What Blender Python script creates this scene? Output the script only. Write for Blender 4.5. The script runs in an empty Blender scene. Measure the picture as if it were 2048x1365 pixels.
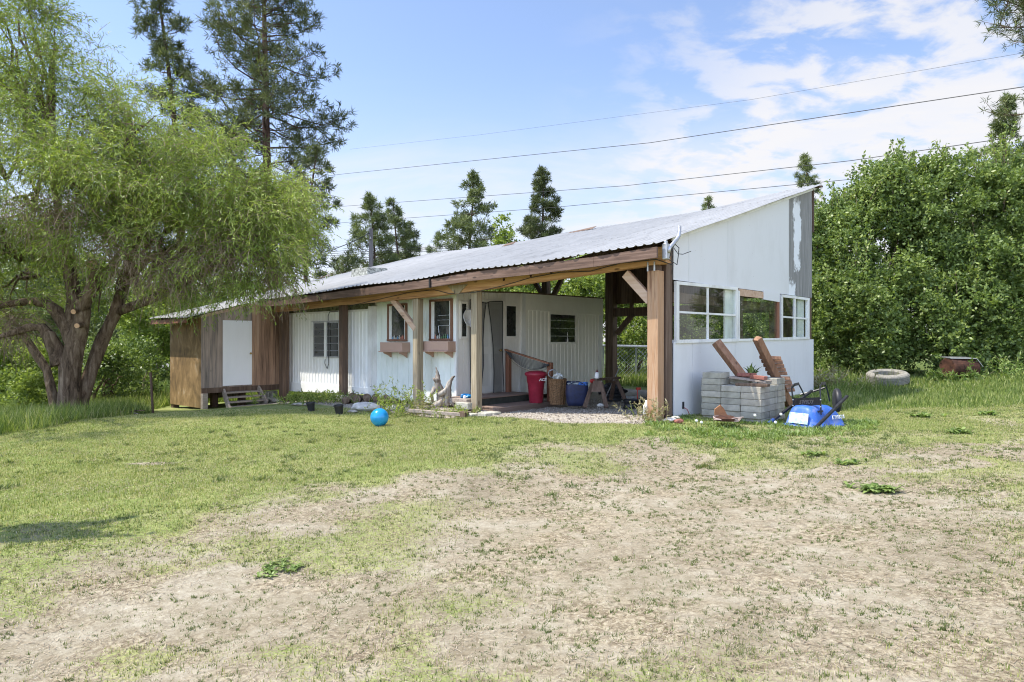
import bpy, bmesh, math, random
import numpy as np
from mathutils import Vector, Matrix
rng = np.random.default_rng(7); random.seed(7)
SC = bpy.context.scene
COL = SC.collection
R = math.radians
# ------------------------------------------------------------------ camera
CAMZ = 1.26; F = 1290.0; CX = 1024.0; CY = 682.5
cd = bpy.data.cameras.new("camera"); cam = bpy.data.objects.new("camera", cd); COL.objects.link(cam)
cam.location = (0, 0, CAMZ); cam.rotation_euler = (R(90), 0, 0)
cd.lens = F/2048*36; cd.sensor_width = 36; cd.clip_end = 3000; cd.clip_start = .05
SC.camera = cam
# ------------------------------------------------------------------ light
SUNDIR = Vector((-.541, -.03, 1.0)).normalized()          # towards the sun
sun_el = math.asin(SUNDIR.z); sun_az = math.atan2(SUNDIR.x, SUNDIR.y)
sl = bpy.data.lights.new("sun", 'SUN'); sl.energy = 3.75; sl.angle = R(.55); sl.color = (1, .945, .85)
so = bpy.data.objects.new("sun", sl); COL.objects.link(so); so.location = (-8, 0, 20)
so.rotation_euler = (-SUNDIR).to_track_quat('-Z', 'Y').to_euler()
W = bpy.data.worlds.new("World"); SC.world = W; W.use_nodes = True
wn = W.node_tree.nodes; wl = W.node_tree.links; wn.clear()
def wnode(t, **k):
    n = wn.new(t)
    for a, b in k.items(): setattr(n, a, b)
    return n
sky = wnode('ShaderNodeTexSky', sky_type='NISHITA'); sky.sun_disc = False
sky.sun_elevation = sun_el; sky.sun_rotation = sun_az; sky.altitude = 600; sky.air_density = 1.0; sky.dust_density = .7; sky.ozone_density = 1.6
bg = wnode('ShaderNodeBackground'); bg.inputs[1].default_value = .15
out = wnode('ShaderNodeOutputWorld')
tc = wnode('ShaderNodeTexCoord'); sep = wnode('ShaderNodeSeparateXYZ'); wl.new(tc.outputs['Generated'], sep.inputs[0])
def wmath(op, a, b=None, c=None):
    n = wnode('ShaderNodeMath', operation=op)
    for i, x in enumerate((a, b, c)):
        if x is None: continue
        if isinstance(x, (int, float)): n.inputs[i].default_value = x
        else: wl.new(x, n.inputs[i])
    return n.outputs[0]
zz = wmath('MAXIMUM', sep.outputs[2], 0.0); zz = wmath('ADD', zz, .26)
cx_ = wmath('DIVIDE', sep.outputs[0], zz); cy_ = wmath('DIVIDE', sep.outputs[1], zz)
comb = wnode('ShaderNodeCombineXYZ'); wl.new(cx_, comb.inputs[0]); wl.new(cy_, comb.inputs[1])
def wnoise(scale, detail, rough, dist=0, off=(0, 0, 0), sc=(1, 1, 1)):
    mp = wnode('ShaderNodeMapping'); mp.inputs['Location'].default_value = off; mp.inputs['Scale'].default_value = sc
    wl.new(comb.outputs[0], mp.inputs[0])
    n = wnode('ShaderNodeTexNoise'); n.inputs['Scale'].default_value = scale; n.inputs['Detail'].default_value = detail
    n.inputs['Roughness'].default_value = rough; n.inputs['Distortion'].default_value = dist
    wl.new(mp.outputs[0], n.inputs[0]); return n.outputs[0]
def wrange(x, a, b, c=0, d=1):
    n = wnode('ShaderNodeMapRange', interpolation_type='SMOOTHSTEP'); wl.new(x, n.inputs[0])
    n.inputs[1].default_value = a; n.inputs[2].default_value = b; n.inputs[3].default_value = c; n.inputs[4].default_value = d
    return n.outputs[0]
big = wnoise(.55, 3, .5, .3, (3.1, 1.2, 0)); puff = wnoise(6.6, 7, .56, .25, (0, 0, 0), (1, 1.35, 1)); wisp = wnoise(1.3, 6, .6, .6, (7, 3, 0), (.7, 1.6, 1))
side = wrange(cx_, -.25, 1.1, 0, 1)
lowb = wrange(sep.outputs[2], .38, .06, 0, 1)
# puffy field on the right, thin bands low in the middle
dens = wmath('ADD', wmath('MULTIPLY', big, .32), wmath('MULTIPLY', puff, .68))
c1 = wrange(wmath('ADD', dens, wmath('MULTIPLY', side, .07)), .505, .63, 0, .80)
c1 = wmath('MULTIPLY', c1, wrange(side, .1, .8, 0, 1))
c2 = wrange(wisp, .45, .70, 0, .75); c2 = wmath('MULTIPLY', c2, wrange(lowb, .0, .6, .12, 1))
cl = wmath('MINIMUM', wmath('ADD', c1, c2), .9)
hz = wrange(sep.outputs[2], .40, .02, 0, .85)
tint = wnode('ShaderNodeMix', data_type='RGBA', blend_type='MULTIPLY'); tint.inputs[0].default_value = 1
wl.new(sky.outputs[0], tint.inputs[6]); tint.inputs[7].default_value = (.98, .95, 1.03, 1)
m0 = wnode('ShaderNodeMix', data_type='RGBA'); wl.new(hz, m0.inputs[0]); wl.new(tint.outputs[2], m0.inputs[6]); m0.inputs[7].default_value = (2.6, 2.85, 3.5, 1)
m1 = wnode('ShaderNodeMix', data_type='RGBA'); wl.new(cl, m1.inputs[0]); wl.new(m0.outputs[2], m1.inputs[6]); m1.inputs[7].default_value = (3.25, 3.35, 3.65, 1)
rear_fill = wrange(sep.outputs[1], -.02, -.55, 1.0, 2.3)            # unseen sky behind the camera brightened, added fill for the shaded walls
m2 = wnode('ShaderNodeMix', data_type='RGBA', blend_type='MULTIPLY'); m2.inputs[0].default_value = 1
cr_ = wnode('ShaderNodeCombineXYZ'); [wl.new(wmath('MULTIPLY', rear_fill, q_) if q_ != 1 else rear_fill, cr_.inputs[i]) for i, q_ in enumerate((1.0, .95, .87))]; wl.new(m1.outputs[2], m2.inputs[6]); wl.new(cr_.outputs[0], m2.inputs[7])
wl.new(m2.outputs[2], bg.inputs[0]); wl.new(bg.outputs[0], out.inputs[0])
SC.view_settings.view_transform = 'Standard'; SC.view_settings.look = 'None'; SC.view_settings.gamma = 1
SC.view_settings.exposure = 1.0
SC.render.engine = 'CYCLES'
SC.cycles.max_bounces = 7; SC.cycles.transparent_max_bounces = 12; SC.cycles.diffuse_bounces = 6; SC.cycles.glossy_bounces = 3
SC.cycles.filter_width = 1.1; SC.cycles.use_denoising = True; SC.cycles.sample_clamp_indirect = 6
# ------------------------------------------------------------------ coordinates
O = np.array([2.36, 10.62]); U = np.array([-.7513, .66]); V = np.array([.66, .7513])
def B(u, v, z): return (O[0]+u*U[0]+v*V[0], O[1]+u*U[1]+v*V[1], z)
def uv_of(x, y):
    dx = x-O[0]; dy = y-O[1]; return U[0]*dx+U[1]*dy, V[0]*dx+V[1]*dy
def ray(x, y): return np.array([(x-CX)/F, 1.0, (CY-y)/F])
def PVuz(x, y, v):                      # pixel -> (u,z) on the plane v
    r = ray(x, y); _, vv = uv_of(0, 0); k = (v-vv)/(V[0]*r[0]+V[1]); u, _ = uv_of(k*r[0], k)
    return u, CAMZ+k*r[2]
def PUvz(x, y, u):
    r = ray(x, y); uu, _ = uv_of(0, 0); k = (u-uu)/(U[0]*r[0]+U[1]); _, v = uv_of(k*r[0], k)
    return v, CAMZ+k*r[2]
def At(x, y, D): r = ray(x, y); return Vector((D*r[0], D, CAMZ+D*r[2]))
def smooth(a, b, x): t = np.clip((x-a)/(b-a), 0, 1); return t*t*(3-2*t)
def vnoise(x, y, seed=0):
    xi = np.floor(x).astype(np.int64); yi = np.floor(y).astype(np.int64); fx = x-xi; fy = y-yi
    fx = fx*fx*(3-2*fx); fy = fy*fy*(3-2*fy)
    def h(a, b):
        n = (a*374761393+b*668265263+seed*1442695041) & 0x7fffffff
        n = ((n ^ (n >> 13))*1274126177) & 0x7fffffff
        return ((n ^ (n >> 16)) & 0xffff)/65535.0
    return (h(xi, yi)*(1-fx)+h(xi+1, yi)*fx)*(1-fy)+(h(xi, yi+1)*(1-fx)+h(xi+1, yi+1)*fx)*fy
def fbm(x, y, s=1.0, o=4, seed=0):
    a = 0; w = .5; t = 0
    for i in range(o): a = a+w*vnoise(x*s+17*i, y*s-9*i, seed+i); t += w; w *= .5; s *= 2.03
    return a/t
def gz(x, y):
    x = np.asarray(x, float); y = np.asarray(y, float); u, v = uv_of(x, y)
    z = np.interp(u, [-40, -6, -2, 0, 4.13, 6, 9, 11.8, 14.5, 25, 60], [.5, .12, -.10, -.02, -.25, -.23, -.27, -.50, -.66, -.95, -1.2])
    z = z-.02*np.clip(-v-1, 0, 9)*smooth(8, -2, u)
    z = z+.28*smooth(8.6, 12.5, v)*smooth(3, -1, u)
    z = z+(fbm(x, y, .5, 3, 5)-.5)*.10*smooth(.6, 2.2, np.hypot(u-5, np.minimum(v+.5, 0)*1.0)+np.clip(-v, 0, 4))
    return z
def Gd(x, y):
    r = ray(x, y); D = 8.0
    for _ in range(60):
        D = .5*D+.5*float((gz(r[0]*D, D)-CAMZ)/r[2])
    return D
def G(x, y): D = Gd(x, y); return At(x, y, D)
# ------------------------------------------------------------------ mesh helpers
class MB:
    def __init__(s): s.v = []; s.f = []; s.m = []
    def quad(s, *p, m=0):
        n = len(s.v); s.v += [tuple(q) for q in p]; s.f.append(tuple(range(n, n+len(p)))); s.m.append(m)
    def hexa(s, b, t, m=0):
        n = len(s.v); s.v += [tuple(q) for q in b]+[tuple(q) for q in t]; k = len(b)
        s.f.append(tuple(range(n+k-1, n-1, -1))); s.f.append(tuple(range(n+k, n+2*k)))
        for i in range(k): j = (i+1) % k; s.f.append((n+i, n+j, n+k+j, n+k+i))
        s.m += [m]*(k+2)
    def ubox(s, u0, u1, v0, v1, z0, z1, m=0):
        u0, u1 = max(u0, u1), min(u0, u1)
        s.hexa([B(u0, v0, z0), B(u1, v0, z0), B(u1, v1, z0), B(u0, v1, z0)], [B(u0, v0, z1), B(u1, v0, z1), B(u1, v1, z1), B(u0, v1, z1)], m)
    def polyU(s, pts, u0, u1, m=0):          # (v,z) polygon between two u
        u0, u1 = min(u0, u1), max(u0, u1)
        s.hexa([B(u1, v, z) for v, z in pts], [B(u0, v, z) for v, z in pts], m)
    def polyV(s, pts, v0, v1, m=0):          # (u,z)
        v0, v1 = min(v0, v1), max(v0, v1)
        s.hexa([B(u, v1, z) for u, z in pts], [B(u, v0, z) for u, z in pts], m)
    def box(s, c, size, rot=None, m=0):
        c = Vector(c); h = [x/2 for x in size]; M = rot or Matrix.Identity(3)
        q = [c+M @ Vector((a*h[0], b*h[1], d*h[2])) for d in (-1, 1) for a, b in ((-1, -1), (1, -1), (1, 1), (-1, 1))]
        s.hexa(q[:4], q[4:], m)
    def beam(s, p, q, w, h, up=(0, 0, 1), m=0):
        p = Vector(p); q = Vector(q); d = (q-p).normalized(); up = Vector(up)
        x = d.cross(up).normalized(); y = x.cross(d).normalized()
        c = [x*(a*w/2)+y*(b*h/2) for a, b in ((-1, -1), (-1, 1), (1, 1), (1, -1))]
        s.hexa([p+k for k in c], [q+k for k in c], m)
    def tube(s, path, rad, n=7, cap=True, m=0):
        path = [Vector(p) for p in path]; rad = rad if hasattr(rad, '__len__') else [rad]*len(path)
        base = len(s.v); ref = None
        for i, p in enumerate(path):
            d = (path[min(i+1, len(path)-1)]-path[max(i-1, 0)]).normalized()
            if ref is None: ref = d.orthogonal().normalized()
            ref = (ref-d*ref.dot(d)); ref = ref.normalized() if ref.length > 1e-6 else d.orthogonal().normalized()
            b = d.cross(ref)
            for k in range(n):
                a = 2*math.pi*k/n; s.v.append(tuple(p+(ref*math.cos(a)+b*math.sin(a))*rad[i]))
        for i in range(len(path)-1):
            for k in range(n):
                j = (k+1) % n; o = base+i*n
                s.f.append((o+k, o+j, o+n+j, o+n+k)); s.m.append(m)
        if cap:
            s.f.append(tuple(range(base+n-1, base-1, -1))); s.f.append(tuple(range(base+(len(path)-1)*n, base+len(path)*n))); s.m += [m, m]
    def lathe(s, prof, c, n=24, M=None, m=0, cap=True):
        c = Vector(c); M = M or Matrix.Identity(3); base = len(s.v)
        for r, z in prof:
            for k in range(n):
                a = 2*math.pi*k/n; s.v.append(tuple(c+M @ Vector((r*math.cos(a), r*math.sin(a), z))))
        for i in range(len(prof)-1):
            for k in range(n):
                j = (k+1) % n; o = base+i*n; s.f.append((o+k, o+j, o+n+j, o+n+k)); s.m.append(m)
        if cap:
            s.f.append(tuple(range(base+n-1, base-1, -1))); s.f.append(tuple(range(base+(len(prof)-1)*n, base+len(prof)*n))); s.m += [m, m]
    def build(s, name, mat, parent=None, loc=None, smooth_=False, bevel=0, jit=0):
        me = bpy.data.meshes.new(name); L = Vector(LOC.get(parent.name, (0, 0, 0))) if parent else Vector(loc or (0, 0, 0))
        vv = [Vector(p)-L for p in s.v]
        if jit: vv = [p+Vector((random.uniform(-jit, jit), random.uniform(-jit, jit), random.uniform(-jit, jit))) for p in vv]
        me.from_pydata(vv, [], s.f); me.update()
        for mt in (mat if isinstance(mat, (list, tuple)) else [mat]): me.materials.append(mt)
        if max(s.m) > 0: me.polygons.foreach_set('material_index', s.m)
        if smooth_: me.polygons.foreach_set('use_smooth', [True]*len(me.polygons))
        o = bpy.data.objects.new(name, me); COL.objects.link(o)
        if parent: o.parent = parent
        else: o.location = L
        LOC[o.name] = tuple(L)
        if bevel:
            b = o.modifiers.new('edge', 'BEVEL'); b.width = bevel; b.segments = 1; b.limit_method = 'ANGLE'
        return o
LOC = {}
def root(name, loc, label, cat, group=None):
    o = bpy.data.objects.new(name, None); COL.objects.link(o); o.location = loc; o.empty_display_size = .2; LOC[o.name] = tuple(loc)
    return tag(o, label, cat, group)
def tag(o, label=None, cat=None, group=None, kind=None):
    if label: o['label'] = label
    if cat: o['category'] = cat
    if group: o['group'] = group
    if kind: o['kind'] = kind
    return o
def copy_thing(o, loc, label, rz=0, s=1.0, group=None):
    r = o.copy(); COL.objects.link(r); r.location = loc; r.rotation_euler = (0, 0, rz); r.scale = (s, s, s); r['label'] = label
    if group: r['group'] = group
    for c in list(o.children):
        d = c.copy(); COL.objects.link(d); d.parent = r
        for g in list(c.children):
            e = g.copy(); COL.objects.link(e); e.parent = d
    return r
def bulk(name, P, mat, parent=None, loc=(0, 0, 0), rnd=None):
    """P (N,k,3): N loose faces of k corners."""
    N, k, _ = P.shape; me = bpy.data.meshes.new(name); L = np.array(LOC.get(parent.name, (0, 0, 0)) if parent else loc)
    P = (P-L).astype(np.float32)
    me.vertices.add(N*k); me.vertices.foreach_set('co', P.reshape(-1))
    me.loops.add(N*k); me.loops.foreach_set('vertex_index', np.arange(N*k, dtype=np.int32))
    me.polygons.add(N); me.polygons.foreach_set('loop_start', np.arange(0, N*k, k, dtype=np.int32))
    at = me.attributes.new('rnd', 'FLOAT', 'FACE'); at.data.foreach_set('value', (rnd if rnd is not None else rng.random(N)).astype(np.float32))
    me.materials.append(mat); me.update(calc_edges=True)
    o = bpy.data.objects.new(name, me); COL.objects.link(o)
    if parent: o.parent = parent
    else: o.location = tuple(L)
    LOC[o.name] = tuple(L); return o
def unit(a): return a/np.maximum(np.linalg.norm(a, axis=-1, keepdims=True), 1e-9)
def leaves(C, D, ln, w, fold=.0):
    """diamond leaves: base C, direction D, per leaf length and width"""
    N = len(C); D = unit(D); r = unit(rng.normal(size=(N, 3))); S = unit(np.cross(D, r)); ln = np.broadcast_to(ln, N)[:, None]; w = np.broadcast_to(w, N)[:, None]
    mid = C+D*ln*.45
    return np.stack([C, mid+S*w*.5, C+D*ln, mid-S*w*.5], 1)
# ------------------------------------------------------------------ materials
class NT:
    def __init__(s, name):
        s.mat = bpy.data.materials.new(name); s.mat.use_nodes = True; s.t = s.mat.node_tree; s.n = s.t.nodes; s.l = s.t.links; s.n.clear()
        s.out = s.n.new('ShaderNodeOutputMaterial'); s.b = s.n.new('ShaderNodeBsdfPrincipled'); s.l.new(s.b.outputs[0], s.out.inputs[0])
        s.tc = s.n.new('ShaderNodeTexCoord').outputs['Object']
    def rot(s, sc=(1, 1, 1), ang=R(41.3), loc=(0, 0, 0)):
        a = s.n.new('ShaderNodeMapping'); a.inputs['Rotation'].default_value = (0, 0, ang); s.l.new(s.tc, a.inputs[0])
        b = s.n.new('ShaderNodeMapping'); b.inputs['Scale'].default_value = sc; b.inputs['Location'].default_value = loc; s.l.new(a.outputs[0], b.inputs[0]); return b.outputs[0]
    def noise(s, scale, detail=4, rough=.55, vec=None, dist=0, col=False):
        n = s.n.new('ShaderNodeTexNoise'); n.inputs['Scale'].default_value = scale; n.inputs['Detail'].default_value = detail; n.inputs['Roughness'].default_value = rough; n.inputs['Distortion'].default_value = dist
        s.l.new(vec or s.tc, n.inputs[0]); return n.outputs[1 if col else 0]
    def ramp(s, x, stops):
        n = s.n.new('ShaderNodeValToRGB'); e = n.color_ramp.elements
        while len(e) < len(stops): e.new(.5)
        for i, (p, c) in enumerate(stops): e[i].position = p; e[i].color = (*c, 1) if len(c) == 3 else c
        s.l.new(x, n.inputs[0]); return n.outputs[0]
    def rangev(s, x, a, b, c=0, d=1):
        n = s.n.new('ShaderNodeMapRange'); s.l.new(x, n.inputs[0])
        for i, q in enumerate((a, b, c, d)): n.inputs[i+1].default_value = q
        return n.outputs[0]
    def mix(s, f, a, b, bt='MIX'):
        n = s.n.new('ShaderNodeMix'); n.data_type = 'RGBA'; n.blend_type = bt
        for i, q in ((0, f), (6, a), (7, b)):
            if isinstance(q, (int, float)): n.inputs[i].default_value = q
            elif isinstance(q, tuple): n.inputs[i].default_value = (*q, 1)
            else: s.l.new(q, n.inputs[i])
        return n.outputs[2]
    def math(s, op, a, b=0.0):
        n = s.n.new('ShaderNodeMath'); n.operation = op
        for i, q in enumerate((a, b)):
            if isinstance(q, (int, float)): n.inputs[i].default_value = q
            else: s.l.new(q, n.inputs[i])
        return n.outputs[0]
    def attr(s, name):
        n = s.n.new('ShaderNodeAttribute'); n.attribute_name = name; return n.outputs['Fac']
    def sepxyz(s, v):
        n = s.n.new('ShaderNodeSeparateXYZ'); s.l.new(v, n.inputs[0]); return n.outputs
    def bump(s, h, st=.3, d=.01):
        n = s.n.new('ShaderNodeBump'); n.inputs['Strength'].default_value = st; n.inputs['Distance'].default_value = d; s.l.new(h, n.inputs['Height']); s.l.new(n.outputs[0], s.b.inputs['Normal'])
    def set(s, col=None, rough=.6, metal=0, spec=None):
        if col is not None:
            if isinstance(col, tuple): s.b.inputs['Base Color'].default_value = (*col, 1)
            else: s.l.new(col, s.b.inputs['Base Color'])
        if isinstance(rough, (int, float)): s.b.inputs['Roughness'].default_value = rough
        else: s.l.new(rough, s.b.inputs['Roughness'])
        s.b.inputs['Metallic'].default_value = metal
        if spec is not None: s.b.inputs['Specular IOR Level'].default_value = spec
        return s.mat
def wood(name, stops, axis='z', grain=26, bl=2.2, rough=.75, knots=True):
    t = NT(name); sc = {'z': (1, 1, .045), 'u': (.045, 1, 1), 'v': (1, .045, 1)}[axis]
    g = t.noise(grain, 5, .65, t.rot(sc), .4); b = t.noise(bl, 3, .5, t.rot(tuple(math.sqrt(q) for q in sc)))
    f = t.math('ADD', t.math('MULTIPLY', g, .6), t.math('MULTIPLY', b, .4)); c = t.ramp(f, stops)
    if knots:
        vo = t.n.new('ShaderNodeTexVoronoi'); vo.inputs['Scale'].default_value = 4.2; t.l.new(t.rot(tuple(q**.35 for q in sc)), vo.inputs[0])
        k = t.rangev(vo.outputs['Distance'], .05, .10, .75, 0); c = t.mix(k, c, (stops[0][1][0]*.4, stops[0][1][1]*.35, stops[0][1][2]*.3))
    t.bump(g, .5, .004); return t.set(c, rough)
def plain(name, col, rough=.5, metal=0, var=.12, scale=9, spec=None, bump=0):
    t = NT(name); n = t.noise(scale, 5, .6); lo = tuple(max(q*(1-var*1.5), 0) for q in col); hi = tuple(min(q*(1+var), 1) for q in col)
    c = t.ramp(n, [(.3, lo), (.7, hi)])
    if bump: t.bump(n, bump, .01)
    return t.set(c, t.rangev(n, .3, .7, max(rough-.08, .02), min(rough+.1, 1)), metal, spec)
def paint(name, col, dirt=(.35, .33, .28), amt=.25, rough=.55, grain=1.0):
    t = NT(name); n = t.noise(2.3, 6, .65, t.rot((1, 1, .35))); fine = t.noise(40, 3, .6, t.rot((1, 1, .1)))
    c = t.mix(t.rangev(n, .45, .85, 0, amt*2), col, dirt); c = t.mix(t.rangev(fine, .55, .8, 0, amt*.8*grain), c, dirt)
    t.bump(fine, .12*grain, .004); return t.set(c, rough)
def leafmat(name, stops, trans=.35, rough=.5, pos=1.3):
    t = NT(name); r = t.attr('rnd'); n = t.noise(pos, 3, .5); f = t.math('ADD', t.math('MULTIPLY', r, .6), t.math('MULTIPLY', n, .4)); c = t.ramp(f, stops)
    t.set(c, rough, 0, .35); tr = t.n.new('ShaderNodeBsdfTranslucent'); t.l.new(t.mix(1.0, c, (1.2, 1.25, .65), 'MULTIPLY'), tr.inputs[0])
    mx = t.n.new('ShaderNodeMixShader'); mx.inputs[0].default_value = trans; t.l.new(t.b.outputs[0], mx.inputs[1]); t.l.new(tr.outputs[0], mx.inputs[2]); t.l.new(mx.outputs[0], t.out.inputs[0]); return t.mat
def glassmat(name, tint=(.9, .95, .92), refl=.05, dirt=.02):
    t = NT(name); t.n.remove(t.b); tr = t.n.new('ShaderNodeBsdfTransparent'); tr.inputs[0].default_value = (*tint, 1)
    gl = t.n.new('ShaderNodeBsdfGlossy'); gl.inputs['Roughness'].default_value = .03; fr = t.n.new('ShaderNodeLayerWeight')
    mx = t.n.new('ShaderNodeMixShader'); t.l.new(t.math('MINIMUM', t.math('ADD', t.math('MULTIPLY', t.math('POWER', fr.outputs[1], 4.0), .8), refl), .95), mx.inputs[0]); t.l.new(tr.outputs[0], mx.inputs[1]); t.l.new(gl.outputs[0], mx.inputs[2])
    df = t.n.new('ShaderNodeBsdfDiffuse'); df.inputs[0].default_value = (.5, .5, .45, 1); m2 = t.n.new('ShaderNodeMixShader'); t.l.new(t.rangev(t.noise(3, 4), .4, .8, 0, dirt*2), m2.inputs[0])
    t.l.new(mx.outputs[0], m2.inputs[1]); t.l.new(df.outputs[0], m2.inputs[2]); t.l.new(m2.outputs[0], t.out.inputs[0]); return t.mat
def gablemat():
    t = NT('weathered_gable_paint'); n = t.noise(1.6, 6, .62, t.rot((1, 1, .5))); f = t.noise(34, 3, .6, t.rot((1, 1, .12))); s_ = t.noise(9, 5, .75, t.rot((1, .25, 1)))
    c = t.mix(t.rangev(n, .5, .8, 0, .35), (.70, .70, .70), (.48, .47, .44)); c = t.mix(t.rangev(f, .58, .8, 0, .10), c, (.5, .5, .48)); c = t.mix(t.rangev(s_, .68, .74, 0, .45), c, (.40, .40, .40))
    v = t.n.new('ShaderNodeTexVoronoi'); v.inputs['Scale'].default_value = 4.5; t.l.new(t.rot(), v.inputs[0]); c = t.mix(t.rangev(v.outputs['Distance'], .045, .025, 0, .55), c, (.30, .26, .22))
    t.bump(f, .06, .004); return t.set(c, .6)
def darkglass(name):
    t = NT(name); n = t.noise(5, 4); t.b.inputs['Coat Weight'].default_value = .15
    return t.set(t.ramp(n, [(.35, (.012, .015, .014)), (.7, (.05, .055, .05))]), .06, 0, .8)
M = {}
M['oldwood'] = wood('weathered_wood', [(.3, (.04, .026, .019)), (.5, (.115, .07, .045)), (.7, (.23, .165, .12))], 'z')
M['darkbeam'] = wood('dark_stained_fascia', [(.3, (.045, .027, .019)), (.48, (.115, .066, .045)), (.6, (.20, .125, .09)), (.75, (.33, .25, .20))], 'u')
M['orangebeam'] = wood('fir_beam', [(.34, (.20, .09, .035)), (.47, (.44, .23, .095)), (.58, (.56, .33, .15)), (.7, (.66, .45, .25))], 'u')
M['orangepost'] = wood('fir_post', [(.36, (.20, .10, .05)), (.46, (.45, .28, .165)), (.55, (.37, .20, .10)), (.68, (.58, .44, .32))], 'z', 22)
M['greypost'] = wood('greyed_post', [(.34, (.14, .105, .065)), (.48, (.28, .225, .145)), (.58, (.38, .315, .215)), (.7, (.50, .43, .32))], 'z')
M['brace'] = wood('brace_wood', [(.3, (.36, .20, .12)), (.5, (.52, .36, .25)), (.7, (.62, .47, .36))], 'u', 14)
M['ply_grey'] = wood('weathered_plywood', [(.36, (.09, .075, .065)), (.46, (.22, .18, .15)), (.55, (.36, .28, .225)), (.66, (.47, .37, .295))], 'z', 20, 1.6)
M['ply_orange'] = wood('orange_weathered_plywood', [(.36, (.12, .07, .045)), (.46, (.28, .17, .11)), (.56, (.45, .28, .175)), (.68, (.48, .38, .29))], 'z', 20, 1.2)
M['ply_rust'] = wood('stained_plywood', [(.36, (.07, .04, .015)), (.46, (.19, .105, .035)), (.55, (.27, .15, .05)), (.66, (.42, .29, .14))], 'z', 7, 5, knots=False)
M['stair'] = wood('stair_wood', [(.3, (.15, .115, .09)), (.5, (.32, .26, .21)), (.7, (.48, .41, .34))], 'v')
M['timber'] = wood('cedar_timber', [(.3, (.10, .05, .028)), (.5, (.23, .115, .06)), (.7, (.36, .22, .14))], 'z', 18)
M['deck'] = wood('deck_boards', [(.3, (.12, .08, .065)), (.5, (.22, .155, .12)), (.7, (.34, .25, .20))], 'v')
t = NT('blotchy_stained_plywood'); n = t.noise(2.6, 6, .62, t.rot((1, 1, .55)), .6); n2_ = t.noise(22, 4, .6, t.rot((1, 1, .25))); c = t.ramp(t.math('ADD', t.math('MULTIPLY', n, .75), t.math('MULTIPLY', n2_, .25)), [(.36, (.075, .045, .018)), (.47, (.19, .115, .04)), (.57, (.28, .175, .07)), (.68, (.40, .31, .20))]); M['ply_rust'] = t.set(c, .8)
M['rail'] = wood('rail_post', [(.3, (.13, .055, .03)), (.5, (.24, .10, .055)), (.7, (.34, .17, .10))], 'z', knots=False)
M['white'] = paint('white_siding_paint', (.86, .87, .85), (.40, .40, .34), .22)
M['mint'] = paint('pale_mint_siding', (.80, .85, .79), (.36, .38, .30), .22)
M['pinkish'] = paint('cream_siding', (.82, .79, .73), (.38, .34, .28), .2)
M['cream'] = paint('trailer_end_paint', (.90, .88, .79), (.46, .45, .38), .14)
M['gable'] = gablemat()
M['door'] = paint('white_door_paint', (.88, .88, .88), (.5, .5, .48), .08)
M['greyply'] = wood('bare_grey_plywood', [(.3, (.17, .17, .17)), (.5, (.30, .295, .285)), (.7, (.42, .41, .40))], 'z', 22, knots=False)
M['frame'] = paint('chipped_white_frame', (.80, .80, .77), (.38, .35, .30), .4)
M['pinkbox'] = paint('pink_flower_box', (.46, .30, .225), (.30, .21, .17), .15)
M['brownframe'] = wood('brown_window_frame', [(.3, (.10, .045, .025)), (.5, (.19, .09, .05)), (.7, (.29, .15, .10))], 'z', knots=False)
M['concrete'] = plain('concrete_block', (.44, .42, .35), .9, 0, .22, 14, .2, .4)
M['brick'] = plain('red_brick', (.29, .12, .09), .9, 0, .25, 16, .2, .3)
M['stone'] = plain('field_stone', (.40, .37, .32), .9, 0, .35, 7, .2, .6)
M['stonegrey'] = plain('flat_pale_stone', (.55, .53, .49), .9, 0, .2, 6, .2, .5)
M['black'] = plain('black_steel', (.022, .022, .025), .4, .3, .3, 20)
M['blackpl'] = plain('black_plastic', (.02, .02, .022), .5, 0, .2, 9)
M['blue'] = plain('blue_tub_plastic', (.035, .13, .52), .38, 0, .18, 4)
def dusty(name, col, rough):
    t = NT(name); n = t.noise(7, 6, .65); f = t.noise(45, 4, .6); z = t.sepxyz(t.tc)[2]; c = t.mix(t.rangev(n, .5, .78, 0, .55), col, (.36, .33, .28)); c = t.mix(t.rangev(f, .6, .75, 0, .35), c, (.5, .47, .42)); return t.set(c, t.rangev(n, .3, .7, rough, rough+.3))
M['blue'] = dusty('blue_tub_plastic_dusty', (.03, .12, .46), .38)
M['ball'] = plain('blue_ball_vinyl', (.02, .30, .62), .22, .15, .12, 5)
M['red'] = plain('red_plastic', (.32, .022, .045), .4, 0, .15, 6)
M['navy'] = plain('navy_bag_fabric', (.014, .022, .07), .55, 0, .3, 14, None, .6)
M['wicker'] = plain('woven_wicker', (.24, .14, .07), .8, 0, .45, 45, .2, .9)
M['galv'] = plain('galvanised_steel', (.50, .51, .52), .38, .75, .12, 18)
M['rust'] = plain('rusted_steel', (.075, .033, .02), .85, .1, .45, 9, .3, .4)
M['terracotta'] = plain('terracotta_clay', (.42, .20, .10), .8, 0, .2, 8)
M['whitepl'] = plain('white_plastic', (.78, .78, .77), .4, 0, .08, 6)
M['rubber'] = plain('dusty_tyre_rubber', (.25, .235, .20), .9, 0, .25, 12, .2)
M['wire'] = plain('cable_black', (.03, .03, .03), .6, 0, .1)
M['glass'] = glassmat('window_pane_glass')
M['dglass'] = darkglass('dark_window_glass')
M['curtain'] = plain('pale_curtain', (.45, .46, .42), .9, 0, .2, 9)
M['pole'] = wood('utility_pole_wood', [(.3, (.08, .07, .06)), (.5, (.15, .13, .115)), (.7, (.22, .2, .18))], 'z', knots=False)
M['drift'] = wood('driftwood', [(.36, (.05, .035, .025)), (.47, (.20, .16, .125)), (.6, (.44, .40, .34))], 'z', 14, 3, knots=False)
M['bark'] = None
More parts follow.
